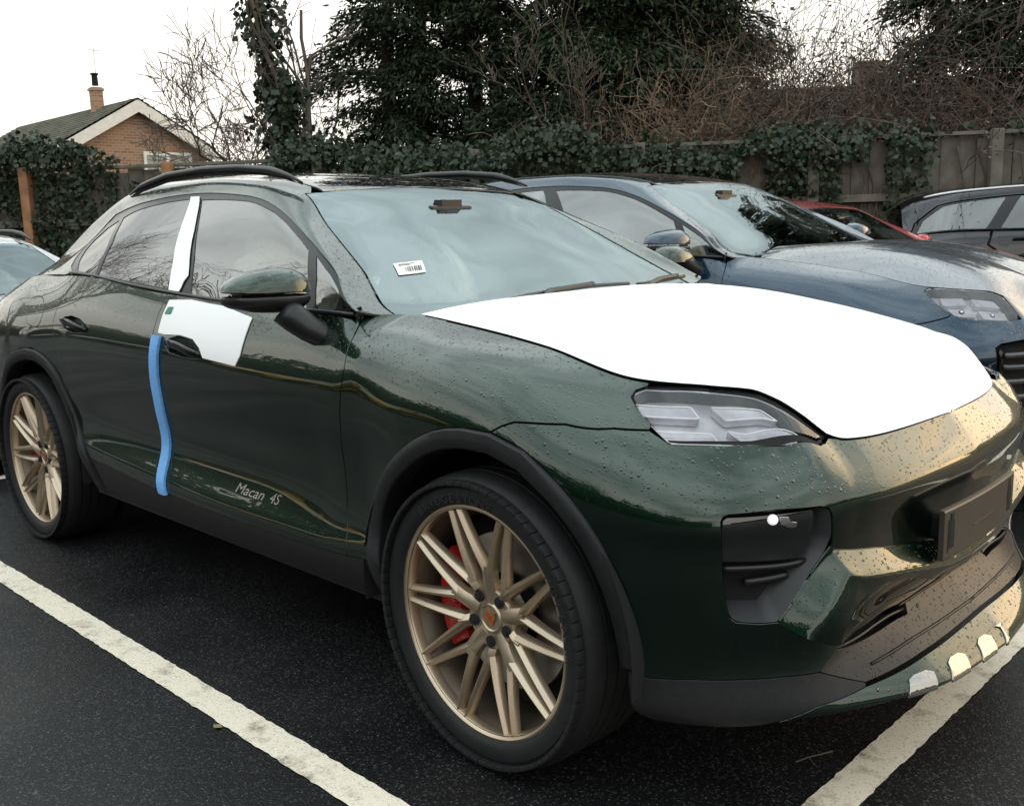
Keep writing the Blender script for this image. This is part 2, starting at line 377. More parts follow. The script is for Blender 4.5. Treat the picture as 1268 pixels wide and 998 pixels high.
def panel(surf, poly, holes=(), off=0., skirt=.012, gap=.0025, step=.028, cu=None, cv=None, mirror=False, smooth=0, rim=.0012, offf=None, hskirt=None):
    """mesh of one body panel: region `poly` of `surf` with rounded, turned-in edges.  cu / cv: parameter of the centre line (mirrored there)."""
    loops = []
    for k, pl in enumerate([poly]+list(holes)):
        if smooth: pl = smooth_poly(pl, smooth)
        P = np.array(pl, float)*[1, WS]
        if area(P) < 0: P = P[::-1]
        P = densify(P, step*.6)
        cen = np.zeros(len(P), bool)
        if cu is not None: cen = P[:, 0] > cu-2e-4
        if cv is not None: cen = P[:, 1] > (cv-2e-3)*WS
        Q, m = inset_poly(P, gap if k == 0 else -gap)
        if cu is not None: Q[cen, 0] = cu
        if cv is not None: Q[cen, 1] = cv*WS
        loops.append((Q, -m if k == 0 else m, cen))
    outer = loops[0][0]
    lo, hi = outer.min(0), outer.max(0)
    gx, gy = np.meshgrid(np.arange(lo[0]+step/2, hi[0], step), np.arange(lo[1]+step/2, hi[1], step)); G = np.stack([gx.ravel(), gy.ravel()], 1)
    G = G[pip(outer, G)]
    for Q, _, _ in loops:
        if len(G): G = G[segdist(Q, G) > .5*step]
    for Q, _, _ in loops[1:]:
        if len(G): G = G[~pip(Q, G)]
    B = np.concatenate([l[0] for l in loops]); edges = []; o = 0
    for Q, _, _ in loops:
        n = len(Q); edges += [(o+i, o+(i+1) % n) for i in range(n)]; o += n
    A = np.concatenate([B, G]) if len(G) else B
    vv, _, ff, *_ = delaunay_2d_cdt([Vector(map(float, p)) for p in A], edges, [], 0, 1e-7)
    V2 = np.array([tuple(p) for p in vv]); F = np.array([tuple(q) for q in ff if len(q) == 3])
    cen = V2[F].mean(1); keep = pip(outer, cen)
    for Q, _, _ in loops[1:]: keep &= ~pip(Q, cen)
    F = F[keep]
    def ev(P2, d=0.):
        u = P2[:, 0].copy(); v = np.clip(P2[:, 1]/WS, 0, surf.nv-1)
        p = surf.P(u, v); n = normals(surf, u, v); dd = off+d+(offf(u, v) if offf else 0.)
        if np.ndim(dd): dd = np.asarray(dd)[:, None]
        return p+n*dd, n
    P3, N3 = ev(V2)
    a2 = V2[F]; ar = (a2[:, 1, 0]-a2[:, 0, 0])*(a2[:, 2, 1]-a2[:, 0, 1])-(a2[:, 2, 0]-a2[:, 0, 0])*(a2[:, 1, 1]-a2[:, 0, 1])
    F[ar < 0] = F[ar < 0][:, ::-1]
    F = F[np.abs(ar) > 1e-10]
    if offf is not None:
        fn = np.cross(P3[F[:, 1]]-P3[F[:, 0]], P3[F[:, 2]]-P3[F[:, 0]]); N3 = np.zeros_like(P3)
        for k in range(3): np.add.at(N3, F[:, k], fn)
        N3 /= np.linalg.norm(N3, axis=1, keepdims=True)+1e-12
    if cu is not None:
        c = V2[:, 0] > cu-1e-6; N3[c, 1] = 0; P3[c, 1] = 0
    if cv is not None:
        c = V2[:, 1] > cv*WS-1e-6; N3[c, 1] = 0; P3[c, 1] = 0
    N3 /= np.linalg.norm(N3, axis=1, keepdims=True)+1e-12
    verts = [P3]; nors = [N3]; faces = [tuple(q) for q in F]; base = len(P3)
    if skirt:
        for li, (Q, m, cn) in enumerate(loops):
            s_ = skirt if (li == 0 or hskirt is None) else hskirt
            p0, n0 = ev(Q); p1, _ = ev(Q+m*.002); t = p1-p0; t /= np.linalg.norm(t, axis=1, keepdims=True)+1e-12
            r1 = p0+t*rim-n0*rim; r2 = r1-n0*s_; n = len(Q)
            if cu is not None or cv is not None:
                r1[cn, 1] = 0; r2[cn, 1] = 0
            verts += [p0, r1, r2]; nn = n0*.4+t*.9; nn /= np.linalg.norm(nn, axis=1, keepdims=True)
            nors += [n0, nn, t]
            for i in range(n):
                j = (i+1) % n
                if cn[i] and cn[j]: continue
                for k in range(2):
                    a, b, c, d = base+k*n+i, base+k*n+j, base+(k+1)*n+j, base+(k+1)*n+i
                    faces.append((a, d, c, b) if li == 0 else (a, b, c, d))
            base += 3*n
    V = np.concatenate(verts); Nn = np.concatenate(nors)
    if mirror: V, Nn, faces = mirrored(V, Nn, faces)
    return mesh('panel', V, faces, True, Nn)
def mirrored(V, Nn, faces):
    n = len(V); V2 = V*[1, -1, 1]; N2 = Nn*[1, -1, 1]
    on = np.abs(V[:, 1]) < 1e-6; idx = np.arange(n)+n; idx[on] = np.arange(n)[on]
    f2 = [tuple(int(idx[i]) for i in q[::-1]) for q in faces]
    return np.concatenate([V, V2]), np.concatenate([Nn, N2]), list(faces)+f2
def other_side(o):
    """the same part on the far side of the car: a mirrored copy sharing the mesh"""
    c = o.copy(); C.objects.link(c); c.scale = (o.scale[0], -o.scale[1], o.scale[2]); c.location = (o.location[0], -o.location[1], o.location[2])
    return c
def strip_mesh(A, B, closed=False):
    """ribbon between two polylines of equal length"""
    n = len(A); V = np.concatenate([A, B]); m = n if closed else n-1
    return V, [(i, (i+1) % n, n+(i+1) % n, n+i) for i in range(m)]
def resample(P, n):
    P = np.asarray(P, float); d = np.concatenate([[0], np.cumsum(np.linalg.norm(np.diff(P, axis=0), axis=1))]); t = np.linspace(0, d[-1], n)
    return np.stack([np.interp(t, d, P[:, k]) for k in range(P.shape[1])], 1)
def onsurf(surf, uv, off=0.):
    a = np.array(uv, float); p = surf.P(a[:, 0], a[:, 1]); return p+normals(surf, a[:, 0], a[:, 1])*off
def tube_on(surf, uv, rad, off=0., n=6, res=None):
    uv = np.array(uv, float)
    if res: uv = resample(uv, res)
    return tube_data(onsurf(surf, uv, off), rad, n)
class Hood:
    """bonnet between the two wings: u runs along the shut line, v 0 (edge) .. 1 (centre line)"""
    nv = 2
    def __init__(s, wall, u0, u1, lift=0.0):
        s.w, s.u0, s.u1 = wall, u0, u1
        s.cz = natcub([-.56, -.3, 0, .3, .55, .68, .766], [[1.112], [1.140], [1.138], [1.075], [.978], [.909], [.852]])
        s.lift = lift
    def P(s, u, v):
        u = np.asarray(u, float); v = np.asarray(v, float)
        e = s.w.P(u, np.full(len(u), 8.)); t = (u-s.u0)/(s.u1-s.u0)
        xe = s.w.P(np.array([s.u1]), np.array([8.]))[0, 0]
        xc = -.56+(xe+.56)*np.minimum(1, (1-(1-np.clip(t, 0, 1))**1.25))
        zc = s.cz(xc)[:, 0]; q = v*(2-v); a = 1-v
        x = e[:, 0]*(1-q)+xc*q
        return np.stack([x, e[:, 1]*a, e[:, 2]*(1-q)+zc*q+s.lift*np.sin(np.pi*v)*(1-t)], -1)
# ------------------------------------------------------------------ traced outlines (surface parameters)
W = {}; G = {}
W["arch_f"]=[(-0.4310,1.049),(-0.4436,2.119),(-0.4351,2.901),(-0.3973,3.443),(-0.3472,3.895),(-0.2851,4.353),(-0.2321,4.725),(-0.1714,5.082),(-0.1087,5.375),(-0.0459,5.570),(0.0112,5.681),(0.0676,5.747),(0.1213,5.818),(0.1712,5.881),(0.2223,5.877),(0.2683,5.792),(0.3097,5.633),(0.3454,5.340),(0.3768,4.868),(0.4039,4.346),(0.4269,3.798),(0.4437,3.227),(0.4546,2.587),(0.4622,1.941)] 
W["arch_r"]=[(-3.2741,2.731),(-3.1334,3.918),(-3.0120,4.706),(-2.8704,5.073),(-2.7327,5.188),(-2.6155,4.974),(-2.5203,4.488),(-2.4684,3.760),(-2.4157,2.800),(-2.3495,1.865),(-2.3264,0.939)] 
W["fb_gap"]=[(0.0676,5.747),(0.1005,6.023),(0.1328,6.243),(0.2555,6.772),(0.3716,7.045),(0.4553,7.134)] 
W["hl"]=[(0.3699,7.665),(0.3697,7.803),(0.3944,7.930),(0.4589,7.985),(0.5398,8.000),(0.6428,8.000),(0.7274,7.998),(0.8053,7.993),(0.8508,7.993),(0.8873,7.980),(0.9183,7.989),(0.9444,8.000),(0.9610,7.997),(0.9349,7.556),(0.9096,7.364),(0.8017,7.151),(0.7072,7.103),(0.6121,7.035),(0.5340,6.986),(0.5111,6.985),(0.4555,7.219),(0.3980,7.505)] 
W["bb"]=[(1.4731,2.210),(1.3272,2.152),(1.2034,2.265),(1.0853,2.411),(1.0018,2.331),(0.9418,2.148),(0.8915,1.910),(0.8657,1.768),(0.7713,1.864),(0.6861,1.876),(0.5786,1.865),(0.4718,1.768),(0.4628,1.943)] 
W["pocket"]=[(0.6297,5.893),(0.6346,5.996),(0.6444,6.034),(0.7408,6.080),(0.8455,6.045),(0.8680,5.975),(0.8741,5.822),(0.8885,4.887),(0.8179,3.978),(0.7553,3.162),(0.7125,3.183),(0.6643,3.265),(0.6507,3.365),(0.6417,3.733),(0.6345,4.366)] 
W["pfloor"]=[(0.6296,5.855),(0.6410,5.995),(0.8328,6.008),(0.8444,5.916),(0.8464,5.019),(0.8210,4.594),(0.7289,3.447),(0.6520,3.512),(0.6416,3.824),(0.6345,4.366)] 
W["lamp"]=[(0.6297,5.893),(0.6427,6.003),(0.8367,5.985),(0.8432,5.898),(0.8450,4.972),(0.8231,4.591),(0.8023,4.570),(0.6311,4.566)] 
W["blade"]=[(0.6312,4.422),(0.8444,4.408),(0.8472,4.327),(0.6313,4.328)] 
W["sill"]=[(0.6475,3.273),(0.6647,3.113),(0.6891,2.940),(0.7356,2.807),(0.8079,2.689),(0.8749,2.580),(0.8059,2.885),(0.7553,3.162)] 
W["lip"]=[(0.4338,1.865),(0.4430,0.573),(0.4836,0.038),(0.5610,0.162),(0.6548,0.272),(0.7158,0.441),(0.7585,0.572)] 
W["liptop"]=[(0.8657,1.768),(0.9175,1.547),(0.9799,1.303),(1.0777,1.329),(1.1908,1.360),(1.3501,1.389),(1.5080,1.433)]
W["strip_top"]=[(0.7585,0.572),(0.8392,0.996),(0.9730,1.216),(1.0694,1.262),(1.1803,1.314),(1.3377,1.351),(1.5080,1.396)]
W["strip_bot"]=[(0.7586,0.550),(0.8042,0.670),(0.9350,0.625),(1.0737,0.640),(1.1884,0.982),(1.3357,1.083)] 
W["slot"]=[(0.9318,2.108),(1.0085,2.269),(1.2536,2.045),(1.2351,1.882),(1.1092,1.960),(0.9657,2.073)] 
W["fuel"]=[(-2.7993,7.137),(-2.7321,7.154),(-2.6793,7.046),(-2.6341,6.639),(-2.6382,6.186),(-2.6745,6.018),(-2.7525,6.047),(-2.7943,6.185),(-2.8209,6.665),(-2.8340,7.002)] 
W["rdoor"]=[(-2.3682,7.969),(-2.4492,7.523),(-2.4995,6.891),(-2.5095,6.299),(-2.4995,5.474),(-2.4856,4.618),(-2.4684,3.760)] 
W["film"]=[(-1.5922,7.763),(-1.4466,7.893),(-1.2206,7.835),(-1.0428,7.526),(-1.0490,7.011),(-1.0607,6.320),(-1.0841,5.977),(-1.2851,6.025),(-1.3109,6.316),(-1.3610,6.563),(-1.4452,6.619),(-1.5560,6.542),(-1.6035,6.554),(-1.6011,7.193)] 
W["green"]=[(-1.5764,7.492),(-1.5436,7.523),(-1.5476,7.273),(-1.5862,7.237)] 
W["handle_f"]=[(-1.5457,6.168),(-1.5273,6.376),(-1.4593,6.551),(-1.3714,6.553),(-1.3064,6.347),(-1.2851,6.025)] 
W["script"]=[(-1.2037,2.245),(-0.9164,2.301),(-1.1977,2.439),(-0.9288,2.499)] 
W["crease"]=[(-1.0047,3.635),(-0.9448,3.255),(-0.8579,2.840),(-0.6999,2.098)] 
G["dlo"]=[(-2.5073,0.073),(-2.8646,0.972),(-3.0284,1.766),(-2.8578,2.210),(-2.7391,2.158),(-2.6281,2.038),(-2.4901,2.027),(-2.3199,1.997),(-2.1537,2.030),(-1.9749,2.024),(-1.8007,2.007),(-1.6480,2.002),(-1.5301,2.000),(-1.4363,2.000),(-1.3351,2.025),(-1.2310,2.011),(-1.1130,2.013),(-1.0057,2.006),(-0.8421,2.013),(-0.6968,2.135),(-0.5607,1.828),(-0.5537,0.422)]
G["gf"]=[(-1.8233,1.808),(-1.6218,1.843),(-1.4863,1.861),(-1.3743,1.878),(-1.2460,1.880),(-1.1141,1.848),(-0.9793,1.776),(-0.9090,1.719),(-0.8392,1.077),(-0.7926,0.129),(-0.9967,0.064),(-1.3004,0.052),(-1.4820,0.058),(-1.5855,0.744),(-1.6888,1.238)] 
G["gq"]=[(-0.8513,1.782),(-0.7598,1.724),(-0.6615,1.748),(-0.5925,0.672),(-0.6670,0.267),(-0.7451,0.174),(-0.7935,1.218)] 
G["gr"]=[(-1.9281,1.852),(-2.1019,1.842),(-2.2616,1.796),(-2.3994,1.718),(-2.4622,1.627),(-2.2966,0.832),(-2.2334,0.079),(-1.9156,0.102),(-1.6373,0.088),(-1.6967,0.554),(-1.7894,1.141)] 
G["grq"]=[(-2.4941,1.592),(-2.5854,1.450),(-2.6128,1.095),(-2.5946,0.725),(-2.5385,0.379),(-2.4674,0.131),(-2.2647,0.077),(-2.3155,0.732)] 
G["bfilm"]=[(-1.9153,1.884),(-1.8490,1.879),(-1.6877,1.162),(-1.5745,0.525),(-1.5506,0.371),(-1.5590,0.263),(-1.5581,0.070),(-1.6308,0.068),(-1.6911,0.556),(-1.7835,1.142)] 
W["b1"]=[(0.3848,7.685),(0.5535,7.767),(0.5876,7.567),(0.4200,7.493)] 
W["b2"]=[(0.6297,7.798),(0.8080,7.843),(0.8436,7.739),(0.6760,7.601)] 
W["b3"]=[(0.4543,7.243),(0.6214,7.331),(0.6474,7.167),(0.4904,7.058)] 
W["b4"]=[(0.6736,7.414),(0.7221,7.396),(0.8996,7.682),(0.8586,7.310),(0.7228,7.235)] 
W["hlin"]=[(0.3805,7.680),(0.3818,7.784),(0.4042,7.870),(0.5403,7.936),(0.7177,7.927),(0.7929,7.905),(0.8345,7.876),(0.8978,7.796),(0.9385,7.751),(0.9141,7.520),(0.7225,7.229),(0.5410,7.089),(0.4959,7.064),(0.4610,7.233),(0.4063,7.515)] 
W["led"]=[(0.7306,5.847),(0.7443,5.724),(0.7513,5.843),(0.7939,5.536)] 
W["rh"]=[(-2.4294,6.332),(-2.3744,6.528),(-2.2469,6.451),(-2.1802,6.237),(-2.2068,6.073),(-2.3272,5.996)] 
W["tape"]=[(1.0851,1.031),(1.1103,1.091),(1.1880,1.096),(1.1675,0.985),(1.0816,0.800)] 
W["bar"]=[(0.8913,4.743),(0.9612,4.629),(1.0406,4.476),(1.1986,4.155),(1.3920,3.763),(1.4753,2.283),(1.2764,3.097),(1.1456,3.474),(1.0459,3.659),(0.9885,3.634),(0.9399,3.433),(0.9056,3.182),(0.8844,2.847),(0.8807,2.560),(0.8061,2.865),(0.7554,3.143),(0.8179,3.978),(0.8691,4.551)] 
W["barref"]=[(0.7554,3.143),(0.8179,3.978),(0.8800,4.809),(0.9605,4.671),(1.0399,4.520),(1.1982,4.200),(1.3920,3.811)] 
G["label"]=[(-0.7646,3.451),(-0.7624,3.797),(-0.7052,3.740),(-0.7067,3.421)] 
G['dlo'] = [(-2.5073,0.073),(-2.585,.25),(-2.635,.55),(-2.672,.95),(-2.70,1.40),(-2.69,1.80)]+G['dlo'][5:-2]+[(-.575,1.95),(-.5555,1.2),(-.5537,.05)]
U1 = plan.u1
def polyv(u0, u1, v, n=12): return [(u0+(u1-u0)*k/(n-1), v) for k in range(n)]
DF = [(-.556,8.),(-.535,7.2),(-.5237,6.38),(-.5366,5.58),(-.560,4.25),(-.567,2.70),(-.552,1.8),(-.545,1.1)]       # fender / front door
BG = [(-1.627,8.),(-1.640,7.2),(-1.6470,6.43),(-1.672,5.4),(-1.688,4.37),(-1.703,3.7),(-1.712,3.0),(-1.715,2.1),(-1.705,1.1)]   # door / door
RD = W['rdoor'][:]; RD[0] = (-2.368, 8.)
ARR = W['arch_r'][::-1]     # from rocker up and back
ARR = [(-2.322,1.1)]+[p for p in ARR if p[1] > 1.15]
arch_rear_tail = [(-3.36,1.9),(-3.40,.9)]
ARF = W['arch_f']; ARF0 = [(-.432,1.1)]+[p for p in ARF if p[1] > 1.15][:-1]+[W['arch_f'][-1]]
iF = 11
# ------------------------------------------------------------------ the wheel (outer face towards -Y, axle along Y)
def wheel_parts(gold, tyre_m, metal_m, dark_m, red_m, lettering=True):
    out = []
    r0, r1, yo, yi = .378, .2985, -.128, .128
    prof = [(r1-.012, yi), (.330, yi+.008), (.362, yi-.006), (.3755, yi-.026)]
    for k in range(5):
        yy = yi-.045-k*.038
        prof += [(.378, yy+.014), (.378, yy+.004), (.3705, yy+.0025), (.3705, yy-.0025), (.378, yy-.004)]
    prof += [(.3755, yo+.026), (.366, yo+.009), (.352, yo-.002), (.3455, yo-.0035), (.3440, yo-.0062), (.333, yo-.0072), (.315, yo-.0055), (.3035, yo+.001), (.3005, yo+.006), (r1-.012, yo+.012)]
    v, f = lathe_data(prof, 160); me = mesh('tyre', v, f); me.shade_smooth(); me.set_sharp_from_angle(angle=R(40)); me.materials.append(tyre_m)
    tyre = ('tyre', me, [])
    # shoulder blocks: lateral grooves as dark recessed bars standing between raised lugs
    bm = bmesh.new()
    for k in range(72):
        a = 2*math.pi*k/72
        for s, yc in ((-1, yo+.012), (1, yi-.012)):
            box(bm, .3600, .3712, yc-.012, yc+.012, -.0150, .0150, Matrix.Rotation(-a, 4, 'Y') @ Matrix.Rotation(s*.06, 4, 'Z'), bev=.0025)
    lm = bm_mesh('tread_block', bm, angle=40); lm.materials.append(tyre_m)
    tyre[2].append(('tread_blocks', lm, 'stuff'))
    if lettering:
        for word, ca, rr, size, step in (('BRIDGESTONE', 108, .3185, .034, 4.9), ('POTENZA', 24, .3185, .034, 5.6)):
            V = []; F = []
            for i, ch in enumerate(word):
                a = math.radians(ca+(len(word)-1)*step/2-i*step)
                tm = text_mesh(ch, size, extrude=.0011); n0 = len(V)
                # glyph plane x right, y up -> tangent / radius, depth -> -Y
                rad = Vector((math.cos(a), 0, math.sin(a))); tan = Vector((math.sin(a), 0, -math.cos(a)))
                for q in tm.vertices:
                    r_ = rad*(rr+q.co.y*.9-.010)+tan*(q.co.x*1.12); V.append((r_.x, yo-.0068-q.co.z, r_.z))
                F += [tuple(i_+n0 for i_ in pl.vertices) for pl in tm.polygons]
            me = mesh('sidewall_lettering', V, F); me.materials.append(mat('tyre_lettering', (.018, .018, .019), .5)); tyre[2].append(('lettering', me, None))
    out.append(tyre)
    # rim barrel with outer lip
    v, f = lathe_data([(.270, .11), (.262, .03), (.262, -.040), (.275, -.070), (.283, -.088), (.288, -.086), (.280, -.06), (.275, -.03), (.275, .11)], 128, closed=True); me = mesh('barrel', v, f); me.shade_smooth(); me.set_sharp_from_angle(angle=R(38)); me.materials.append(mat('shaded_bronze_barrel', (.13, .105, .08), .45, .8)); out.append(('rim_barrel', me, []))  # bronze darkened in the colour itself, for the shade behind the spokes
    prof = [(.2832, -.0885), (.2855, -.108), (.2885, -.118), (.2945, -.1225), (.2990, -.1215), (.3005, -.116), (.3005, -.098), (.292, -.0885)]
    v, f = lathe_data(prof, 128, closed=True); me = mesh('rim', v, f); me.shade_smooth(); me.set_sharp_from_angle(angle=R(38)); me.materials.append(gold)
    rim = ('rim', me, [])
    # centre: dished hub star
    prof = [(.0, -.078), (.030, -.078), (.0335, -.081), (.036, -.081), (.040, -.076), (.050, -.0775), (.066, -.0795), (.078, -.0790), (.084, -.070), (.086, -.03), (.0, -.03)]
    v, f = lathe_data(prof, 80); me = mesh('hub', v, f); me.shade_smooth(); me.set_sharp_from_angle(angle=R(35)); me.materials.append(gold); rim[2].append(('hub', me, None))
    def spoke(a0, ra, a1, rb, w0, w1, ya, yb):
        pa = Vector((ra*math.cos(a0), ya, ra*math.sin(a0))); pb = Vector((rb*math.cos(a1), yb, rb*math.sin(a1)))
        d = (pb-pa); L = d.length; d.normalize(); s = d.cross(Vector((0, -1, 0))).normalized(); nrm = s.cross(d).normalized()
        if nrm.y > 0: nrm = -nrm
        V = []; F = []
        st = 9
        for k in range(st):
            t = k/(st-1); c = pa+(pb-pa)*t+nrm*(.003*math.sin(math.pi*t)); wd = (w0+(w1-w0)*t)*(1-.12*math.sin(math.pi*t)); h = .030-.008*t
            for x, y in ((-.66, -h), (-.52, -.0105), (-.44, -.0085), (-.06, 0), (.06, 0), (.44, -.0085), (.52, -.0105), (.66, -h)):
                p = c+s*(x*wd)+nrm*y; V.append(tuple(p))
            if k:
                o = (k-1)*8
                for j in range(7): F.append((o+j, o+j+1, o+8+j+1, o+8+j))
        F.append(tuple(range(8))); F.append(tuple(range((st-1)*8, st*8))[::-1])
        bm = bmesh.new(); vs = [bm.verts.new(p) for p in V]
        for q in F: bm.faces.new([vs[i] for i in q])
        me = bm_mesh('spoke', bm, angle=32); me.materials.append(gold); return me
    for m in range(10):
        th = R(24+36*m); odd = m % 2; ra = .106 if odd else .126
        if not odd: rim[2].append(('spoke_root', spoke(th, .045, th, ra+.012, .048, .040, -.083, -.0935), None))
        else: rim[2].append(('spoke_root', spoke(th, .078, th, ra+.010, .030, .034, -.086, -.0925), None))
        for s in (-1, 1): rim[2].append(('spoke', spoke(th+s*.035, ra-.006, th+s*R(15.0), .2885, .0235, .0165, -.0915, -.1150), None))
    for k in range(5):
        bm = bmesh.new(); t2 = R(60+72*k)
        r = bmesh.ops.create_cone(bm, segments=24, radius1=.0150, radius2=.0150, depth=.006, cap_ends=True)
        bmesh.ops.transform(bm, matrix=Matrix.Translation((.062*math.cos(t2), -.0805, .062*math.sin(t2))) @ Matrix.Rotation(R(90), 4, 'X'), verts=r['verts'])
        r = bmesh.ops.create_cone(bm, segments=6, radius1=.0085, radius2=.008, depth=.005, cap_ends=True)
        bmesh.ops.transform(bm, matrix=Matrix.Translation((.062*math.cos(t2), -.0840, .062*math.sin(t2))) @ Matrix.Rotation(R(90), 4, 'X'), verts=r['verts'])
        me = bm_mesh('bolt', bm, angle=30); me.materials.append(dark_m); rim[2].append(('wheel_bolt', me, None))
    # little crest in the centre cap: a shield with red bars on gold
    sh = [(-.017, .019), (-.0185, .008), (-.013, -.012), (0, -.024), (.013, -.012), (.0185, .008), (.017, .019), (0, .0165)]
    V = [(x, -.0815, z) for x, z in sh]+[(x, -.0795, z) for x, z in sh]; n = len(sh)
    me = mesh('crest', V, [tuple(range(n))]+[(i, i+n, (i+1) % n+n, (i+1) % n) for i in range(n)]); me.materials.append(mat('crest_gold', (.45, .30, .10), .3, .8)); rim[2].append(('crest', me, None))
    bm = bmesh.new()
    for x0, x1, z0, z1 in ((-.0155, -.004, .003, .0135), (.004, .0145, -.0095, .001)):
        for q in range(2):
            zz = z0+(z1-z0)*(q*.55); box(bm, x0, x1, -.0824, -.0812, zz, zz+(z1-z0)*.33)
    box(bm, -.0045, .0045, -.0826, -.0812, -.004, .0065)
    me = bm_mesh('crest_bars', bm); me.materials.append(red_m); rim[2].append(('crest_bars', me, None))
    out.append(rim)
    # brake: disc and red caliper
    v, f = lathe_data([(.10, -.005), (.135, -.012), (.205, -.012), (.207, -.009), (.207, .012), (.10, .012)], 96); me = mesh('disc', v, f); me.shade_smooth(); me.set_sharp_from_angle(angle=R(30)); me.materials.append(metal_m)
    out.append(('brake_disc', me, []))
    v, f = lathe_data([(.0, .03), (.26, .03), (.26, .05), (0, .05)], 48); me = mesh('back', v, f); me.materials.append(dark_m); out.append(('splash_shield', me, []))
    bm = bmesh.new()
    for k in range(9):
        a = R(148+k*8); box(bm, .150, .232, -.048, -.014, -.019, .019, Matrix.Rotation(-a, 4, 'Y'), bev=.006)
    me = bm_mesh('caliper', bm, angle=35); me.materials.append(red_m); out.append(('brake_caliper', me, []))
    return out
def place_wheel(data, parent, loc, rz, roll=0, flip=False, name='wheel'):
    e = empty(name, loc, rz, parent=parent)
    if flip: e.rotation_euler = (0, 0, rz+math.pi)
    for nm, me, kids in data:
        turn = 0 if nm in ('brake_caliper', 'splash_shield') else roll
        if nm in ('brake_caliper',) and flip: continue
        o = link(nm, me, None, e); o.rotation_euler = (0, turn, 0)
        for kn, km, kd in kids:
            c = link(kn, km, None, e); c.rotation_euler = (0, turn, 0)
            if kd: c['kind'] = kd
    return e
# ------------------------------------------------------------------ building a parked SUV from its panels
plastic = mat('black_plastic', (.011, .011, .0125), .55, spec=.35, noise=.2, nscale=60, bump=.12, bscale=500)
plastic_wet = mat('wet_black_plastic', (.022, .019, .017), .36, wet=.9, spec=.35)
satin = mat('satin_black', (.012, .012, .013), .35)
gloss = mat('gloss_black', (.006, .006, .007), .08, spec=.5)
frame_m = mat('frame_black', (.008, .008, .009), .22, spec=.25)
dark = mat('dark_void', (.006, .006, .006), .9)
rubber = mat('tyre_rubber', (.0095, .0095, .0105), .62, spec=.35, noise=.25, nscale=30, bump=.1, bscale=300)
gold = mat('bronze_wheel_paint', (.47, .38, .285), .37, .9, noise=.06, nscale=200)
silver = mat('bare_metal', (.45, .45, .46), .32, 1)
red = mat('red_caliper', (.42, .012, .012), .35, coat=.6)
chrome = mat('chrome', (.75, .75, .76), .12, 1)
glass_ws = glass('windscreen_glass', (.86, .90, .89), 2.55, tintr=(.84, .97, 1.0))
glass_side = glass('side_window_glass', (.70, .76, .74), 2.5)
glass_priv = glass('privacy_glass', (.12, .10, .10), 2.6)
glass_lamp = glass('lamp_lens', (.90, .90, .91), 1.6)
seat_m = mat('seat_cover', (.42, .41, .38), .5, noise=.25, nscale=14)
film_seat = mat('plastic_seat_wrap', (.86, .84, .66), .3, noise=.15, nscale=25, bump=.6, bscale=18)
interior = mat('interior_trim', (.05, .05, .052), .6)
headlining = mat('headlining', (.22, .22, .21), .8)
white_film = mat('white_wrap_film', (.93, .93, .93), .45)
gf = lambda a: G[a]
def surf_grid(surf, u0, u1, v0, v1, nu, nv, mirror=False, off=0., us=None):
    us = np.linspace(u0, u1, nu) if us is None else us; nu = len(us); vs = np.linspace(v0, v1, nv)
    U, V = np.meshgrid(us, vs, indexing='ij'); U, V = U.ravel(), V.ravel(); P = surf.P(U, V)
    if off: P = P+normals(surf, U, V)*off
    F = [(i*nv+j, (i+1)*nv+j, (i+1)*nv+j+1, i*nv+j+1) for i in range(nu-1) for j in range(nv-1)]
    if mirror:
        P[np.abs(P[:, 1]) < 2e-4, 1] = 0
        P, _, F = mirrored(P, P*0, F)
    return P, F
def weld(me, d=1e-4, angle=None):
    bm = bmesh.new(); bm.from_mesh(me); bmesh.ops.remove_doubles(bm, verts=bm.verts[:], dist=d)
    bmesh.ops.dissolve_degenerate(bm, dist=1e-5, edges=bm.edges[:]); bm.to_mesh(me); bm.free(); me.shade_smooth()
    if angle: me.set_sharp_from_angle(angle=R(angle))
    return me
def loft_between(A, B, n=1, closed=True):
    return strip_mesh(A, B, closed)
def arch_trim(pts3, c, proud=.011, width=.05, y_in=.05):
    """wheel-arch moulding: rolled section swept along the arch outline pts3 (n,3)"""
    P = np.asarray(pts3); rows = []
    d = np.array([c[0], 0, c[1]])-P*[1, 0, 1]; d /= np.linalg.norm(d, axis=1, keepdims=True)
    prof = [(0, .012), (.0005, -proud*.55), (.004, -proud), (.020, -proud*1.25), (width-.006, -proud*1.1), (width-.001, -proud*.7), (width, -proud*.1), (width+.004, y_in)]
    for a, b in prof: rows.append(P+d*a+np.array([0, b, 0]))
    n = len(P); k = len(rows); V = np.concatenate(rows); F = [(j*n+i, j*n+i+1, (j+1)*n+i+1, (j+1)*n+i) for j in range(k-1) for i in range(n-1)]
    me = mesh('arch', V, F); me.shade_smooth(); me.set_sharp_from_angle(angle=R(45)); return me
def liner(cx, cz, r=.465, y0=-.945, y1=-.60):
    V = []; F = []; n = 40
    for i in range(n):
        t = math.pi*(-.04+1.08*i/(n-1))
        for y in (y0, y1): V.append((cx+r*math.cos(t), y, cz+r*math.sin(t)))
    for i in range(n-1): F.append((2*i, 2*i+1, 2*i+3, 2*i+2))
    c = len(V); V.append((cx, y1, cz))
    for i in range(n-1): F.append((2*i+1, 2*i+3, c))
    return mesh('liner', V, F, True)
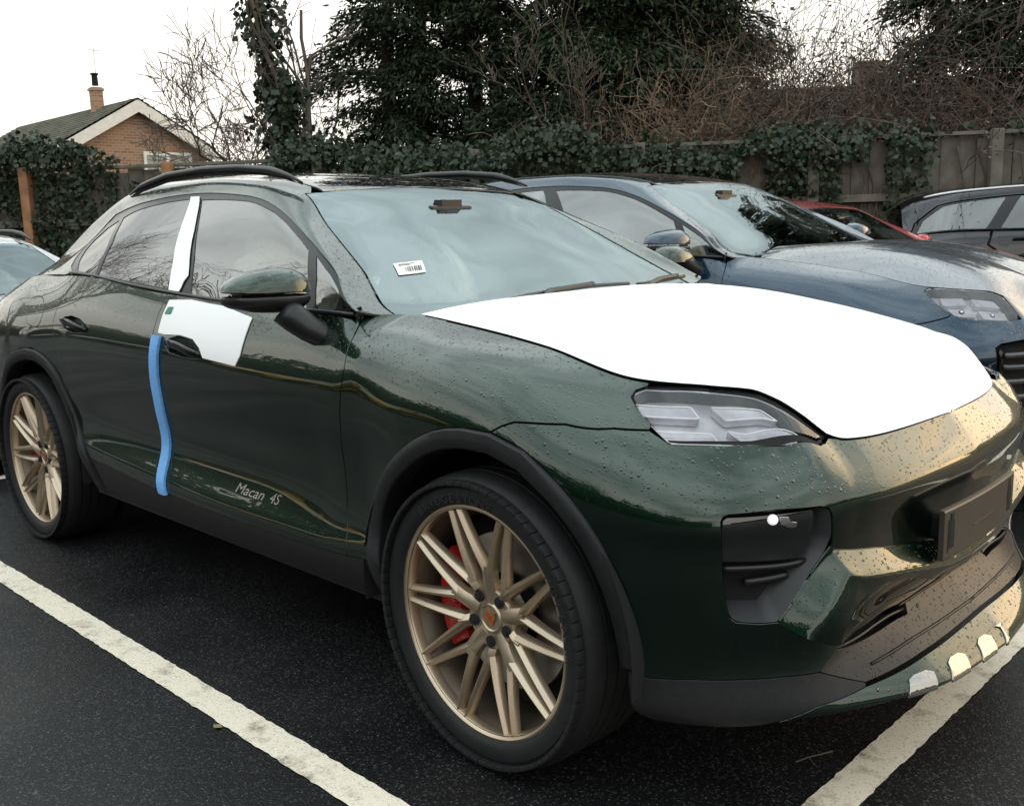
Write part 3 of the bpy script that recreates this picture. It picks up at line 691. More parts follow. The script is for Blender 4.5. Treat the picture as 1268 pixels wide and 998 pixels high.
def blob(bm, c, s, seg=20, pw=2.6, mtx=None):
    """rounded (superellipsoid) block"""
    r = bmesh.ops.create_uvsphere(bm, u_segments=seg, v_segments=seg//2, radius=1)
    for v in r['verts']:
        p = v.co; k = (abs(p.x)**pw+abs(p.y)**pw+abs(p.z)**pw)**(-1/pw)
        v.co = Vector((c[0]+p.x*k*s[0], c[1]+p.y*k*s[1], c[2]+p.z*k*s[2]))
    if mtx is not None: bmesh.ops.transform(bm, matrix=mtx, verts=r['verts'])
    return r['verts']
def door_mirror(root, pm, c=(-.785, -1.0, 1.178), s=(.085, .128, .070)):
    """wing mirror: painted upper cap, black lower shell, curved arm to the door"""
    zc = c[2]-.038
    def half(upper):
        bm = bmesh.new(); vs = blob(bm, c, s, 40, 2.35)
        for v in bm.verts:                       # flat rear face (the glass), nose pushed forward
            if v.co.x < c[0]-.035: v.co.x = c[0]-.035-(c[0]-.035-v.co.x)*.15
            t = (v.co.y-(c[1]-s[1]))/(2*s[1])      # 0 outboard .. 1 inboard
            v.co.x += .030*(t-.5); v.co.z = c[2]+(v.co.z-c[2])*(.80+.28*min(1, t*1.3))
        bmesh.ops.bisect_plane(bm, geom=bm.verts[:]+bm.edges[:]+bm.faces[:], plane_co=(0, 0, zc), plane_no=(.03, .02, 1), clear_inner=upper, clear_outer=not upper)
        if not upper:
            for v in bm.verts: v.co.z = zc-(zc-v.co.z)*.62
        e = [x for x in bm.edges if x.is_boundary]
        if not upper:
            for v in bm.verts: v.co.x = c[0]+(v.co.x-c[0])*.985; v.co.y = c[1]+(v.co.y-c[1])*.985
        r = bmesh.ops.extrude_edge_only(bm, edges=e)
        for v in r['geom']:
            if isinstance(v, bmesh.types.BMVert): v.co.x = c[0]+(v.co.x-c[0])*.97; v.co.y = c[1]+(v.co.y-c[1])*.97; v.co.z += -.003 if upper else .003
        return bm_mesh('shell', bm, angle=40)
    mir = link('door_mirror', half(True), pm, root)
    link('mirror_base', half(False), satin, mir)
    bm = bmesh.new()
    arm = [(-.742, -.968, 1.130), (-.722, -.948, 1.102), (-.700, -.922, 1.074), (-.680, -.886, 1.050), (-.672, -.84, 1.036)]
    v, f = tube_data(arm, [.046, .042, .038, .038, .050], 18)
    a = mesh('arm', v, f); a.shade_smooth(); a.materials.append(satin); link('mirror_arm', a, None, mir)
    bm = bmesh.new(); box(bm, c[0]-.052, c[0]-.047, c[1]-.080, c[1]+.095, c[2]-.040, c[2]+.045, bev=.002)
    link('mirror_glass', bm_mesh('glass', bm), chrome, mir)
    other_side(mir)
    return mir
def seats(root):
    for sy in (-.37, .37):
        bm = bmesh.new(); blob(bm, (-1.28, sy, .62), (.27, .25, .10)); 
        blob(bm, (0, 0, 0), (.10, .25, .34), mtx=Matrix.Translation((-1.62, sy, .93)) @ Matrix.Rotation(R(-17), 4, 'Y'))
        s = link('front_seat', bm_mesh('seat', bm, angle=60), seat_m, root)
        bm = bmesh.new(); blob(bm, (-1.715, sy, 1.285), (.05, .125, .085)); link('headrest', bm_mesh('headrest', bm, angle=60), seat_m, s)
        # loose translucent factory cover pulled over the backrest
        bm = bmesh.new(); vs = blob(bm, (0, 0, 0), (.125, .265, .36), 28, mtx=Matrix.Translation((-1.615, sy, .95)) @ Matrix.Rotation(R(-17), 4, 'Y'))
        for v in vs: v.co += Vector((math.sin(v.co.z*31+v.co.y*17), math.sin(v.co.x*23+v.co.z*19), math.sin(v.co.y*29))) * .009
        link('seat_wrap', bm_mesh('wrap', bm, angle=70), film_seat, s)
    bm = bmesh.new(); blob(bm, (-2.30, 0, .64), (.27, .62, .11)); blob(bm, (0, 0, 0), (.10, .62, .33), mtx=Matrix.Translation((-2.58, 0, .95)) @ Matrix.Rotation(R(-20), 4, 'Y'))
    link('rear_bench', bm_mesh('bench', bm, angle=60), seat_m, root)
    bm = bmesh.new()        # dashboard
    prof = [(-.50, 1.00), (-.62, 1.035), (-.82, 1.045), (-.93, 1.03), (-.97, .98), (-.98, .80), (-.85, .60), (-.5, .60)]
    n = len(prof); V = [(x, -.80, z) for x, z in prof]+[(x, .80, z) for x, z in prof]
    F = [(i, (i+1) % n, n+(i+1) % n, n+i) for i in range(n)]+[tuple(range(n))[::-1], tuple(range(n, 2*n))]
    bm.free(); link('dashboard', mesh('dash', V, F), interior, root)
    v, f = lathe_data([(.185+.016*math.cos(t), .016*math.sin(t)) for t in np.linspace(0, 2*math.pi, 13)[:-1]], 48, closed=True)
    v = list(v); 
    me = mesh('steering', v, f); me.shade_smooth(); o = link('steering_wheel', me, interior, root); o.location = (-1.06, -.37, 1.02); o.rotation_euler = (0, R(-22), R(90))
    bm = bmesh.new(); box(bm, -.05, .05, -.02, .02, -.06, .04, bev=.012); box(bm, -.17, .17, -.008, .008, -.012, .012, bev=.004)
    link('steering_hub', bm_mesh('hub', bm), interior, o)
    bm = bmesh.new(); box(bm, -.012, .012, -.105, .105, -.030, .030, Matrix.Translation((-1.09, .0, 1.40)) @ Matrix.Rotation(R(12), 4, 'Y'), bev=.01); box(bm, -1.12, -1.075, -.05, .05, 1.42, 1.45)
    link('rear_view_mirror', bm_mesh('rvm', bm), satin, root)
    # camera housing and a paper sheet at the head of the screen, seen pale through the glass
    bm = bmesh.new(); box(bm, -.06, .10, -.07, .07, -.012, .012, Matrix.Translation((-1.13, .04, 1.425)) @ Matrix.Rotation(R(27), 4, 'Y'), bev=.008)
    link('sensor_housing', bm_mesh('housing', bm), headlining, root)
    bm = bmesh.new(); box(bm, -3.35, -.5, -.80, .80, .33, .36); box(bm, -3.4, -2.75, -.7, .7, .9, .93); link('cabin_floor', bm_mesh('floor', bm), interior, root)
    P, F = surf_grid(gh, -3.2, -1.30, 3.05, 5, 40, 10, True, off=-.03); link('headlining', mesh('lining', P, F, True), headlining, root)
    P, F = surf_grid(wall, -2.30, -.60, 2.0, 7.7, 30, 12, off=-.06); o = link('door_card', mesh('card', P, F, True), interior, root); other_side(o)
def handle(root_u, vc, door, name='door_handle'):
    P = onsurf(wall, resample([(root_u-.115, vc+.06), (root_u-.10, vc+.05), (root_u, vc-.02), (root_u+.10, vc-.16), (root_u+.115, vc-.20)], 12), 0.0)
    n = onsurf(wall, resample([(root_u-.115, vc+.06), (root_u+.115, vc-.20)], 12), 1.0)-onsurf(wall, resample([(root_u-.115, vc+.06), (root_u+.115, vc-.20)], 12), 0.)
    o = np.array([-.006, .014, .020, .022, .023, .0235, .0235, .023, .021, .018, .010, -.008])[:, None]
    P = P+n*o; V = []; F = []; k = 12
    for i in range(len(P)):
        wz = .0155*(1-.35*abs(i/5.5-1)**2); wd = .008
        for j in range(k):
            t = 2*math.pi*j/k; V.append(P[i]+np.array([0, 0, 1])*wz*math.copysign(abs(math.sin(t))**.7, math.sin(t))+n[i]*wd*math.copysign(abs(math.cos(t))**.7, math.cos(t)))
        if i: F += [((i-1)*k+j, (i-1)*k+(j+1) % k, i*k+(j+1) % k, i*k+j) for j in range(k)]
    F += [tuple(range(k))[::-1], tuple(range((len(P)-1)*k, len(P)*k))]
    me = mesh('handle', V, F); me.shade_smooth(); me.set_sharp_from_angle(angle=R(50)); return link(name, me, gloss, door)
def cup(door, poly, depth, pm):
    c = np.mean(poly, 0); inner = [tuple(c+(np.array(p)-c)*.62) for p in poly]
    A = onsurf(wall, densify(np.array(poly)*[1, WS], .01)/[1, WS], -.001); Bp = densify(np.array(inner)*[1, WS], .01)/[1, WS]
    n = 60
    A = onsurf(wall, resample(list(poly)+[poly[0]], n)[:-1], -.0012); Mi = onsurf(wall, resample([tuple(c+(np.array(p)-c)*.86) for p in list(poly)+[poly[0]]], n)[:-1], -depth*.75)
    B = onsurf(wall, resample(inner+[inner[0]], n)[:-1], -depth); m = len(A)
    V = np.concatenate([A, Mi, B, B.mean(0, keepdims=True)]); F = [(i, (i+1) % m, m+(i+1) % m, m+i) for i in range(m)]+[(m+i, m+(i+1) % m, 2*m+(i+1) % m, 2*m+i) for i in range(m)]+[(2*m+i, 2*m+(i+1) % m, 3*m) for i in range(m)]
    return link('handle_recess', mesh('cup', V, F, True), pm, door)
HANDLE_F = [(-1.552, 6.17), (-1.535, 6.40), (-1.47, 6.56), (-1.38, 6.565), (-1.31, 6.37), (-1.283, 6.05), (-1.34, 5.93), (-1.44, 5.92), (-1.52, 5.98)]
HANDLE_R = [(-2.43, 6.33), (-2.405, 6.50), (-2.34, 6.56), (-2.26, 6.50), (-2.19, 6.30), (-2.175, 6.13), (-2.23, 6.04), (-2.32, 6.0), (-2.40, 6.1)]
FUEL = smooth_poly(W['fuel'], 2, corner=95)
def both(o): other_side(o); return o
def suv(name, label, cat, pm, style, group=None, wheels=None, steer=-.034):
    hero = style == 'hero'
    root = empty(name, (0, 0, 0), 0, label, cat, group)
    v8f = polyv(.404, -.43, 8., 16)+[(-.455, 8.), (-.50, 8.), (-.53, 8.)]
    if hero:
        hl = W['hl']
        gap = W['fb_gap'][:-1]+[(.4585, 7.135)]
        fend_top = [(.4585, 7.219), (.4026, 7.503), (.3761, 7.663), (.3778, 7.80), (.4044, 7.92), (.4044, 8.)]
        bump_top = hl[19:12:-1]+[(.9615, 7.93), (.985, 8.)]
    else:
        hl = [(.375, 7.80), (.385, 7.92), (.41, 7.985), (.47, 8.), (.55, 8.), (.65, 8.), (.75, 8.), (.83, 8.), (.845, 7.90), (.842, 7.12), (.765, 7.02), (.69, 6.98), (.583, 6.95), (.51, 7.05), (.453, 7.32), (.402, 7.62)]
        gap = [(.0677, 5.747), (.12, 5.9), (.25, 6.2), (.40, 6.66), (.50, 6.96)]
        fend_top = [(.51, 7.05), (.453, 7.32), (.402, 7.62), (.375, 7.80), (.385, 7.92), (.41, 8.)]
        bump_top = [(.51, 7.05), (.583, 6.95), (.69, 6.98), (.765, 7.02), (.842, 7.12), (.845, 7.9), (.845, 8.)]
    arF = [p for p in ARF0]
    fender = DF+arF[:arF.index(W['arch_f'][iF])]+gap+fend_top+v8f
    both(link('front_wing', panel(wall, fender, step=.022, off=0), pm, root))
    arF_down = arF[arF.index(W['arch_f'][iF])+1:]
    bump = gap+bump_top+polyv(1.0, U1, 8., 14)+[(U1, 2.2)]+W['bb'][1:-1]+[(.4628, 1.94)]+arF_down[::-1][1:]
    if hero:
        holes = [W['pocket']]
    else:
        holes = [[(.675, 6.15), (.70, 6.28), (.80, 6.40), (.95, 6.38), (1.2, 6.30), (1.38, 6.28), (1.38, 3.2), (1.2, 3.2), (.95, 3.15), (.80, 3.25), (.71, 3.45), (.69, 4.0)]]
    bumper = link('front_bumper', panel(wall, bump, holes=holes, cu=U1, mirror=True, step=.020, hskirt=.004), pm, root)
    # lower intake shelf, lip and splitter
    if hero:
        ref = np.array([p for p in W['barref'][:-1]]+[(1.392, 3.80), (U1+.05, 3.72)])*[1, WS]
        def ramp(u, v):
            pts = np.stack([u, v*WS], 1); d = np.full(len(pts), 9.)
            for a, b in zip(ref[:-1], ref[1:]):
                e = b-a; t = np.clip(((pts-a)@e)/(e@e), 0, 1); d = np.minimum(d, np.hypot(*(pts-a-t[:, None]*e).T))
            x = np.clip(d/.062, 0, 1); return .001+.040*x
        barp = W['bar'][:4]+[(1.392, 3.763), (U1, 3.69), (U1, 2.92), (1.40, 2.95)]+W['bar'][6:]
        link('bumper_bar', panel(wall, barp, cu=U1, mirror=True, step=.010, off=.0, skirt=.045, gap=.0004, offf=ramp), pm, bumper)
        shelf = [(U1, 2.2)]+W['bb'][1:8]+W['liptop'][:-1]+[(U1, 1.42)]
        slot = [(.9331, 2.08), (1.0132, 2.22), (1.15, 2.13), (1.2536, 2.03), (1.2351, 1.87), (1.111, 1.92), (.9669, 2.03)]
        sh = link('lower_grille', panel(wall, shelf, holes=[slot], cu=U1, mirror=True, step=.02, off=-.002, hskirt=.06), plastic_wet, root)
        bm = bmesh.new()
        P = onsurf(wall, slot, -.06)
        both(link('duct', mesh('duct', P, [tuple(range(len(P)))]), dark, sh))
        v, f = tube_on(wall, [(.945, 2.07), (1.08, 2.04), (1.24, 1.95)], .005, -.010, res=12); both(link('duct_vane', mesh('vane', v, f, True), satin, sh))
        # ridges pressed into the shelf
        for vq in (1.56, 2.05):
            v, f = tube_on(wall, polyv(1.02 if vq < 2 else 1.22, U1-.001, vq), .004, -.001, res=24); v2 = [(p[0], -p[1], p[2]) for p in v]
            vv, ff = join([(v, f), (v2, [q[::-1] for q in f])]); link('grille_rib', mesh('rib', vv, ff, True), plastic_wet, sh)
        lip = W['lip'][:-1]+[(.7583, .595)]+W['strip_top'][1:3]+W['liptop'][2::-1]+W['bb'][8:-1]
        both(link('lower_lip', panel(wall, lip, step=.02, off=.001, skirt=.03), plastic, root))
        strip = W['strip_top'][:-1]+[(U1, 1.388), (U1, .70), (1.3387, .70), (1.192, .70), (1.07, .70), (.932, .70), (.8029, .70), (.758, .57)]
        link('splitter', panel(wall, strip, cu=U1, mirror=True, step=.018, off=.003, skirt=.03, gap=.001), pm, root)
    else:
        lip = [(.4628, 1.94)]+W['bb'][::-1][1:-1]+[(U1, 2.2), (U1, .3), (.49, .1), (.443, .57)]
        link('lower_lip', panel(wall, lip, cu=U1, mirror=True, step=.03, off=-.001, skirt=.03), plastic, root)
    # doors
    fd = BG+DF[::-1]+polyv(-.58, -1.60, 8., 14)
    fdoor = link('front_door', panel(wall, fd, holes=[HANDLE_F], step=.024, hskirt=.001), pm, root)
    cup(fdoor, HANDLE_F, .035, pm); handle(-1.42, 6.28, fdoor)
    rd = RD+[(-2.4684, 3.76)]+[p for p in ARR[::-1] if p[1] < 3.7 and p[0] > -2.47]+polyv(-2.25, -1.76, 1.1, 8)[1:]+[(b[0]-.0, b[1]) for b in BG[::-1]]+polyv(-1.66, -2.33, 8., 12)
    rdoor = link('rear_door', panel(wall, rd, holes=[HANDLE_R], step=.024, hskirt=.001), pm, root)
    cup(rdoor, HANDLE_R, .035, pm); handle(-2.31, 6.34, rdoor)
    for d in (fdoor, rdoor): other_side(d)
    arq = [p for p in ARR if p[1] >= 3.76 or p[0] < -2.5]
    q = RD+[p for p in ARR if p[0] < -2.47]+[(-3.345, 1.9), (-3.37, 1.1), (-3.55, 1.1), (-3.55, 8.)]+polyv(-3.45, -2.45, 8., 14)
    rq = link('rear_quarter', panel(wall, q, holes=[FUEL], step=.024, hskirt=.004), pm, root); other_side(rq)
    link('charge_flap', panel(wall, FUEL, step=.02, gap=.0022, off=.0005), pm, rq)
    P, F = surf_grid(wall, plan.u0, -3.552, .3, 8, 40, 30, True); link('tail_panel', mesh('tail', P, F, True), pm, root)
    # sills and arch mouldings
    sill = polyv(-2.322, -.43, 1.06, 24)+polyv(-.425, -2.31, .0, 24)
    both(link('sill', panel(wall, sill, off=-.004, step=.03, skirt=.05), plastic, root))
    pf = onsurf(wall, resample([(-.425, .15)]+smooth_poly(arF, 1, False), 60), .0)
    both(link('front_arch_trim', arch_trim(pf, (0, .38)), plastic, root))
    pr = onsurf(wall, resample([(-2.30, .05)]+smooth_poly(ARR, 1, False)+[(-3.345, 1.9), (-3.37, 1.1)], 60), .0)
    both(link('rear_arch_trim', arch_trim(pr, (-2.86, .40)), plastic, root))
    both(link('front_wheel_housing', liner(.0, .38, .47), dark, root)); both(link('rear_wheel_housing', liner(-2.86, .40, .485), dark, root))
    bm = bmesh.new(); box(bm, -3.6, .55, -.60, .60, .22, .32); box(bm, -2.40, -.47, -.875, .875, .29, .34)
    for x0, x1 in ((.40, .70),): box(bm, x0, x1, -.60, .60, .24, .8)
    link('underbody', bm_mesh('under', bm), dark, root)
    # bonnet
    hood = Hood(wall, -.44, U1, lift=.004 if hero else .040)
    us = np.concatenate([np.linspace(-.44, .9, 60), np.linspace(.92, U1-.002, 30)])
    P, F = surf_grid(hood, 0, 0, 0, 1, 0, 22, True, us=us); me = mesh('bonnet', P, F); weld(me); link('bonnet', me, pm, root)
    root['_'] = 0; del root['_']
    # glasshouse
    dlo = G['dlo'] if hero else G['dlo']
    glasses = [('door_glass', G['gf'], glass_side), ('quarter_glass', G['gq'], glass_side), ('rear_door_glass', G['gr'], glass_priv), ('rear_quarter_glass', G['grq'], glass_priv)]
    fr = link('window_frame', panel(gh, dlo, holes=[g for _, g, _ in glasses], off=-.0035, step=.03, gap=.0005, skirt=.02, hskirt=.008), frame_m, root); other_side(fr)
    for nm, g, m in glasses: both(link(nm, panel(gh, g, off=-.006, step=.04, gap=-.004, skirt=0), m, root))
    # belt moulding along the foot of the windows
    v, f = tube_on(gh, [(-2.52, .06), (-2.3, .04), (-1.6, .03), (-1.0, .03), (-.56, .05)], .006, .001, res=40); both(link('belt_moulding', mesh('belt', v, f, True), satin, root))
    side = [(-3.78, 0.), (-3.3, 0.), (-2.9, 0.), (-2.56, 0.), (-2.5073, .073)]+G['dlo'][1:-1]+[(-.5545, .30), (-.551, 1.2), (-.545, 2.0), (-.528, 2.6), (-.515, 2.93)]+[(-.6316, 2.97), (-.7363, 2.955), (-.8784, 2.925), (-1.0419, 2.90), (-1.17, 2.87), (-1.222, 2.845), (-1.214, 3.0), (-1.27, 3.2)]+polyv(-1.40, -3.0, 3.22, 14)+[(-3.78, 3.22)]
    both(link('body_side_frame', panel(gh, side, step=.026, gap=.0005, skirt=.006), pm, root))
    head = [(-1.2211, 2.87), (-1.2117, 3.265), (-1.2227, 3.889), (-1.2385, 4.488), (-1.25, 5.)]
    wsp = [(-.505, 2.96), (-.6316, 2.995), (-.7363, 2.98), (-.8784, 2.95), (-1.0419, 2.925), (-1.17, 2.895)]+head+[(-.40, 5.), (-.40, 3.1)]
    inner = [(-1.1636, 3.147), (-1.1857, 3.265), (-1.1976, 3.824), (-1.205, 4.4), (-1.1615, 4.683), (-1.1489, 4.835), (-1.148, 4.99), (-.562, 4.99), (-.5618, 4.413), (-.5636, 3.785), (-.5761, 3.453), (-.6005, 3.242), (-.6356, 3.167), (-.7312, 3.10), (-.9633, 3.12), (-1.1341, 3.10)]
    link('windscreen', panel(gh, wsp, off=-.002, step=.035, cv=5, mirror=True, skirt=.004, gap=.003), glass_ws, root)
    link('windscreen_border', panel(gh, wsp, holes=[inner], off=-.007, step=.035, cv=5, mirror=True, skirt=0, gap=.004), satin, root)
    roof = [(-1.2117, 3.265), (-1.2227, 3.889), (-1.2385, 4.488), (-1.25, 5.), (-3.0, 5.), (-3.0, 3.24)]+polyv(-2.8, -1.40, 3.24, 12)
    link('roof', panel(gh, roof, step=.03, cv=5, mirror=True, gap=.003, skirt=.01), mat('roof_glass', (.01, .011, .012), .05, coat=1, wet=1.0, noise=0), root)
    rg = [(-3.02, 3.24), (-3.02, 5.), (-3.76, 5.), (-3.76, 3.24)]
    link('rear_window', panel(gh, rg, off=-.002, step=.04, cv=5, mirror=True, skirt=.01), gloss, root)
    # rails
    if not hero: RAILS = False
    else: RAILS = True
    rl = np.array([(-1.215, -.56, 1.512), (-1.29, -.562, 1.540), (-1.40, -.565, 1.566), (-1.60, -.570, 1.586), (-1.85, -.572, 1.594), (-2.15, -.568, 1.588), (-2.42, -.555, 1.558), (-2.55, -.545, 1.528)])
    v, f = tube_data(resample(rl, 40), [.004+.0085*min(1, k/5, (39-k)/6) for k in range(40)], 10)
    rr = link('roof_rail', mesh('rail', v, f, True), satin, root) if RAILS else None
    low = rl.copy(); low[:, 2] = [1.506, 1.522, 1.545, 1.562, 1.568, 1.561, 1.533, 1.504]; low[:, 1] += .004
    A = resample(rl, 40)-[0, 0, .008]; B = resample(low, 40)
    V, F = strip_mesh(A, B)
    if RAILS:
        link('rail_foot', mesh('foot', V, F), dark, rr); f2 = other_side(rr); q = rr.children[0].copy(); C.objects.link(q); q.parent = f2
    door_mirror(root, pm)
    seats(root)
    # wipers
    wz = [(-.5075, 4.291), (-.5264, 4.606), (-.5420, 4.949)]
    def fullP(u, v):
        P = gh.P(np.array([u]), np.array([v if v <= 5 else 10-v]))[0].copy()
        if v > 5: P[1] *= -1
        return P
    w1 = [fullP(u, v)+[.0, 0, .016] for u, v in ((-.505, 4.27), (-.520, 4.5), (-.533, 4.8), (-.540, 5.15), (-.538, 5.5), (-.530, 5.9))]
    v, f = tube_data(resample(w1, 20), .007, 6); wi = link('wiper', mesh('blade', v, f, True), satin, root)
    w2 = [fullP(u, v)+[.0, 0, .024] for u, v in ((-.48, 4.62), (-.522, 4.78), (-.530, 5.1), (-.535, 5.4))]
    v, f = tube_data(resample(w2, 12), [.011]*12, 6); link('wiper_arm', mesh('arm', v, f, True), satin, wi)
    w1 = [fullP(u, v)+[.0, 0, .016] for u, v in ((-.520, 6.0), (-.527, 6.3), (-.537, 6.6), (-.551, 7.05))]
    v, f = tube_data(resample(w1, 14), .007, 6); wi = link('wiper', mesh('blade', v, f, True), satin, root)
    w2 = [fullP(u, v)+[.0, 0, .026] for u, v in ((-.49, 6.05), (-.525, 6.4), (-.54, 6.8))]
    v, f = tube_data(resample(w2, 12), .011, 6); link('wiper_arm', mesh('arm', v, f, True), satin, wi)
    # headlamps
    lamp_in = mat('lamp_reflector', (.74, .72, .76), .38, .35, noise=.18, nscale=25)
    hlm = link('headlight', panel(wall, hl, off=-.055, step=.03, gap=0, skirt=0), lamp_in, root)
    n = 80
    A = onsurf(wall, resample(list(hl)+[hl[0]], n)[:-1], -.004); B = onsurf(wall, resample(list(hl)+[hl[0]], n)[:-1], -.056)
    V, F = strip_mesh(A, B, True); link('headlight_bezel', mesh('bezel', V, F, True), gloss, hlm)
    link('headlight_lens', panel(wall, W['hlin'] if hero else hl, off=-.003, step=.022, gap=.001, skirt=.004, smooth=1), glass_lamp, hlm)
    if hero:
        link('headlight_seal', panel(wall, hl, holes=[W['hlin']], off=-.006, step=.02, gap=.003, skirt=0), dark, hlm)
        for kb in ('b1', 'b2', 'b3', 'b4'):
            b = W[kb]; link('light_blade', panel(wall, b, off=-.030, step=.02, gap=.001, skirt=.02), lamp_in, hlm)
            loop = resample([b[0], b[1], b[2], b[3]] if kb != 'b4' else b[:4], 24)
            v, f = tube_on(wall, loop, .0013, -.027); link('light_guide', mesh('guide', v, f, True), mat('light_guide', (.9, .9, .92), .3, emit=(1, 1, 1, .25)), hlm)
    else:
        for pl_ in ([(.46, 7.80), (.60, 7.86), (.62, 7.62), (.48, 7.50)], [(.66, 7.86), (.80, 7.84), (.81, 7.62), (.67, 7.62)], [(.50, 7.38), (.62, 7.46), (.64, 7.18), (.54, 7.14)], [(.67, 7.46), (.81, 7.46), (.80, 7.20), (.68, 7.18)]):
            link('light_blade', panel(wall, pl_, off=-.030, step=.02, gap=.001, skirt=.02), lamp_in, hlm)
        for (u, v, r) in ((.57, 7.30, .012), (.735, 7.32, .012)):
            p = onsurf(wall, [(u, v)], -.03)[0]; bm = bmesh.new(); bmesh.ops.create_uvsphere(bm, u_segments=16, v_segments=10, radius=r, matrix=Matrix.Translation(p)); link('lamp_projector', bm_mesh('proj', bm, True), chrome, hlm)
    other_side(hlm)
    if hero:
        # corner intake with its lamp
        n = 90; pk, pfl = W['pocket'], W['pfloor']
        c0 = np.mean(pk, 0)
        def ring(poly, k):
            P = np.array(smooth_poly(poly, 1)); P = np.vstack([P, P[:1]]); Q = resample(P*[1, WS], 400)/[1, WS]; a = np.arctan2((Q[:, 1]-c0[1])*WS, Q[:, 0]-c0[0])
            o = np.argsort(a); th = np.linspace(-math.pi, math.pi, k, endpoint=False); return np.stack([np.interp(th, a[o], Q[o, 0], period=2*math.pi), np.interp(th, a[o], Q[o, 1], period=2*math.pi)], 1)
        A = onsurf(wall, ring(pk, n), -.004); B = onsurf(wall, ring(pfl, n), -.060); V, F = strip_mesh(A, B, True)
        po = link('corner_intake', mesh('pocket', V, F, True), mat('grey_plastic', (.030, .030, .033), .5), root)
        link('intake_floor', panel(wall, [tuple(p) for p in ring(pfl, 60)], off=-.0605, step=.03, gap=-.002, skirt=0), dark, po)
        lampglass = mat('smoked_lamp', (.010, .010, .011), .04, coat=1, spec=.6)
        link('auxiliary_lamp', panel(wall, W['lamp'], off=-.018, step=.02, gap=.003, skirt=.03, smooth=1), lampglass, po)
        v, f = tube_on(wall, [(.632, 4.38), (.72, 4.40), (.842, 4.41)], .0075, -.028, n=8, res=10); link('intake_blade', mesh('blade', v, f, True), satin, po)
        v, f = tube_on(wall, [(.69, 4.02), (.74, 4.06), (.80, 4.12)], .009, -.040, n=8, res=8); link('intake_vane', mesh('vane', v, f, True), satin, po)
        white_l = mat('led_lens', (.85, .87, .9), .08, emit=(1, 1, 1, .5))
        p = onsurf(wall, [(.741, 5.84)], -.017)[0]; bm = bmesh.new(); bmesh.ops.create_uvsphere(bm, u_segments=20, v_segments=12, radius=.0115, matrix=Matrix.Translation(p)); link('led_projector', bm_mesh('led', bm, True), white_l, po)
        link('led_reflector', panel(wall, [(.7575, 5.90), (.777, 5.86), (.783, 5.70), (.799, 5.64), (.797, 5.50), (.786, 5.48), (.760, 5.66)], off=-.0165, step=.01, gap=.0005, skirt=.003), chrome, po)
        other_side(po)
        # plate holder
        Yp = np.linspace(-.235, .255, 22); V = []; F = []
        prof = [(.012, -.062), (.022, -.061), (.0245, -.057), (.0245, .057), (.022, .061), (.012, .062)]
        k = len(prof)
        for i, y in enumerate(Yp):
            xb = .834-.16*y**2
            for dx, dz in prof: V.append((xb+dx, y, .596+dz))
            if i: F += [((i-1)*k+j, (i-1)*k+(j+1) % k, i*k+(j+1) % k, i*k+j) for j in range(k)]
        F += [tuple(range(k))[::-1], tuple(range((len(Yp)-1)*k, len(Yp)*k))]
        ph = link('plate_holder', mesh('holder', V, F), mat('wet_holder_plastic', (.055, .045, .038), .38, bump=.05, bscale=300), root)
        bm = bmesh.new(); bm.from_mesh(ph.data); bmesh.ops.recalc_face_normals(bm, faces=bm.faces[:]); bm.to_mesh(ph.data); bm.free(); ph.data.set_sharp_from_angle(angle=R(30))
        bm = bmesh.new(); box(bm, .74, .842, -.17, .17, .560, .630, bev=.012); link('plate_bracket', bm_mesh('bracket', bm), plastic, ph)
        for y in (-.195, .210):
            bm = bmesh.new(); box(bm, .8685-.011-.16*y**2, .8712-.011-.16*y**2, y-.015, y+.015, .560, .628, bev=.001)
            box(bm, .8682-.011-.16*y**2, .8708-.011-.16*y**2, y-.009, y+.009, .625, .646, bev=.001)
            link('plate_slot', bm_mesh('slot', bm), dark, ph)
            for a, b, c, d in ((y-.018, y-.016, .552, .632), (y-.018, y+.020, .550, .552)):
                bm = bmesh.new(); box(bm, .8685-.011-.16*y**2, .8705-.011-.16*y**2, a, b, c, d); link('plate_ridge', bm_mesh('ridge', bm), ph.data.materials[0], ph)
        bm = bmesh.new(); box(bm, .8576, .8598, -.07, .07, .586, .5885); link('plate_ridge', bm_mesh('ridge', bm), ph.data.materials[0], ph)
        # script on the door
        for word, ux, wdt in (('Macan', -1.195, .178), ('4S', -.990, .070)):
          tm = text_mesh(word, .062, shear=.45, align='LEFT', spacing=1.0)
          bm = bmesh.new(); bm.from_mesh(tm); bmesh.ops.triangulate(bm, faces=bm.faces[:]); bm.to_mesh(tm); bm.free()
          co = np.array([v.co[:] for v in tm.vertices]); L = co[:, 0].max()
          uv = np.stack([ux+co[:, 0]/L*wdt, 2.20+co[:, 1]*.75*9.2-.00*co[:, 0]], 1)
          me = mesh('script', onsurf(wall, uv, .0012), [tuple(p.vertices) for p in tm.polygons]); link('door_script', me, mat('script_silver', (.50, .47, .45), .3, .9), fdoor)
    else:
        bm = bmesh.new()
        bg = link('front_grille', panel(wall, holes[0], off=-.05, step=.04, gap=-.01, skirt=0), dark, root); other_side(bg)
        for vq in (3.7, 4.4, 5.1, 5.8):
            v, f = tube_on(wall, polyv(.715, 1.37, vq), .012, -.012, n=8, res=20); o = link('grille_bar', mesh('bar', v, f, True), mat('grille_bar', (.10, .10, .105), .3, .6), bg); other_side(o) if False else None
        v, f = tube_on(wall, [(.70, 6.15), (.71, 4.5), (.72, 3.5)], .010, -.02, n=8, res=10); link('grille_edge', mesh('edge', v, f, True), gloss, bg)
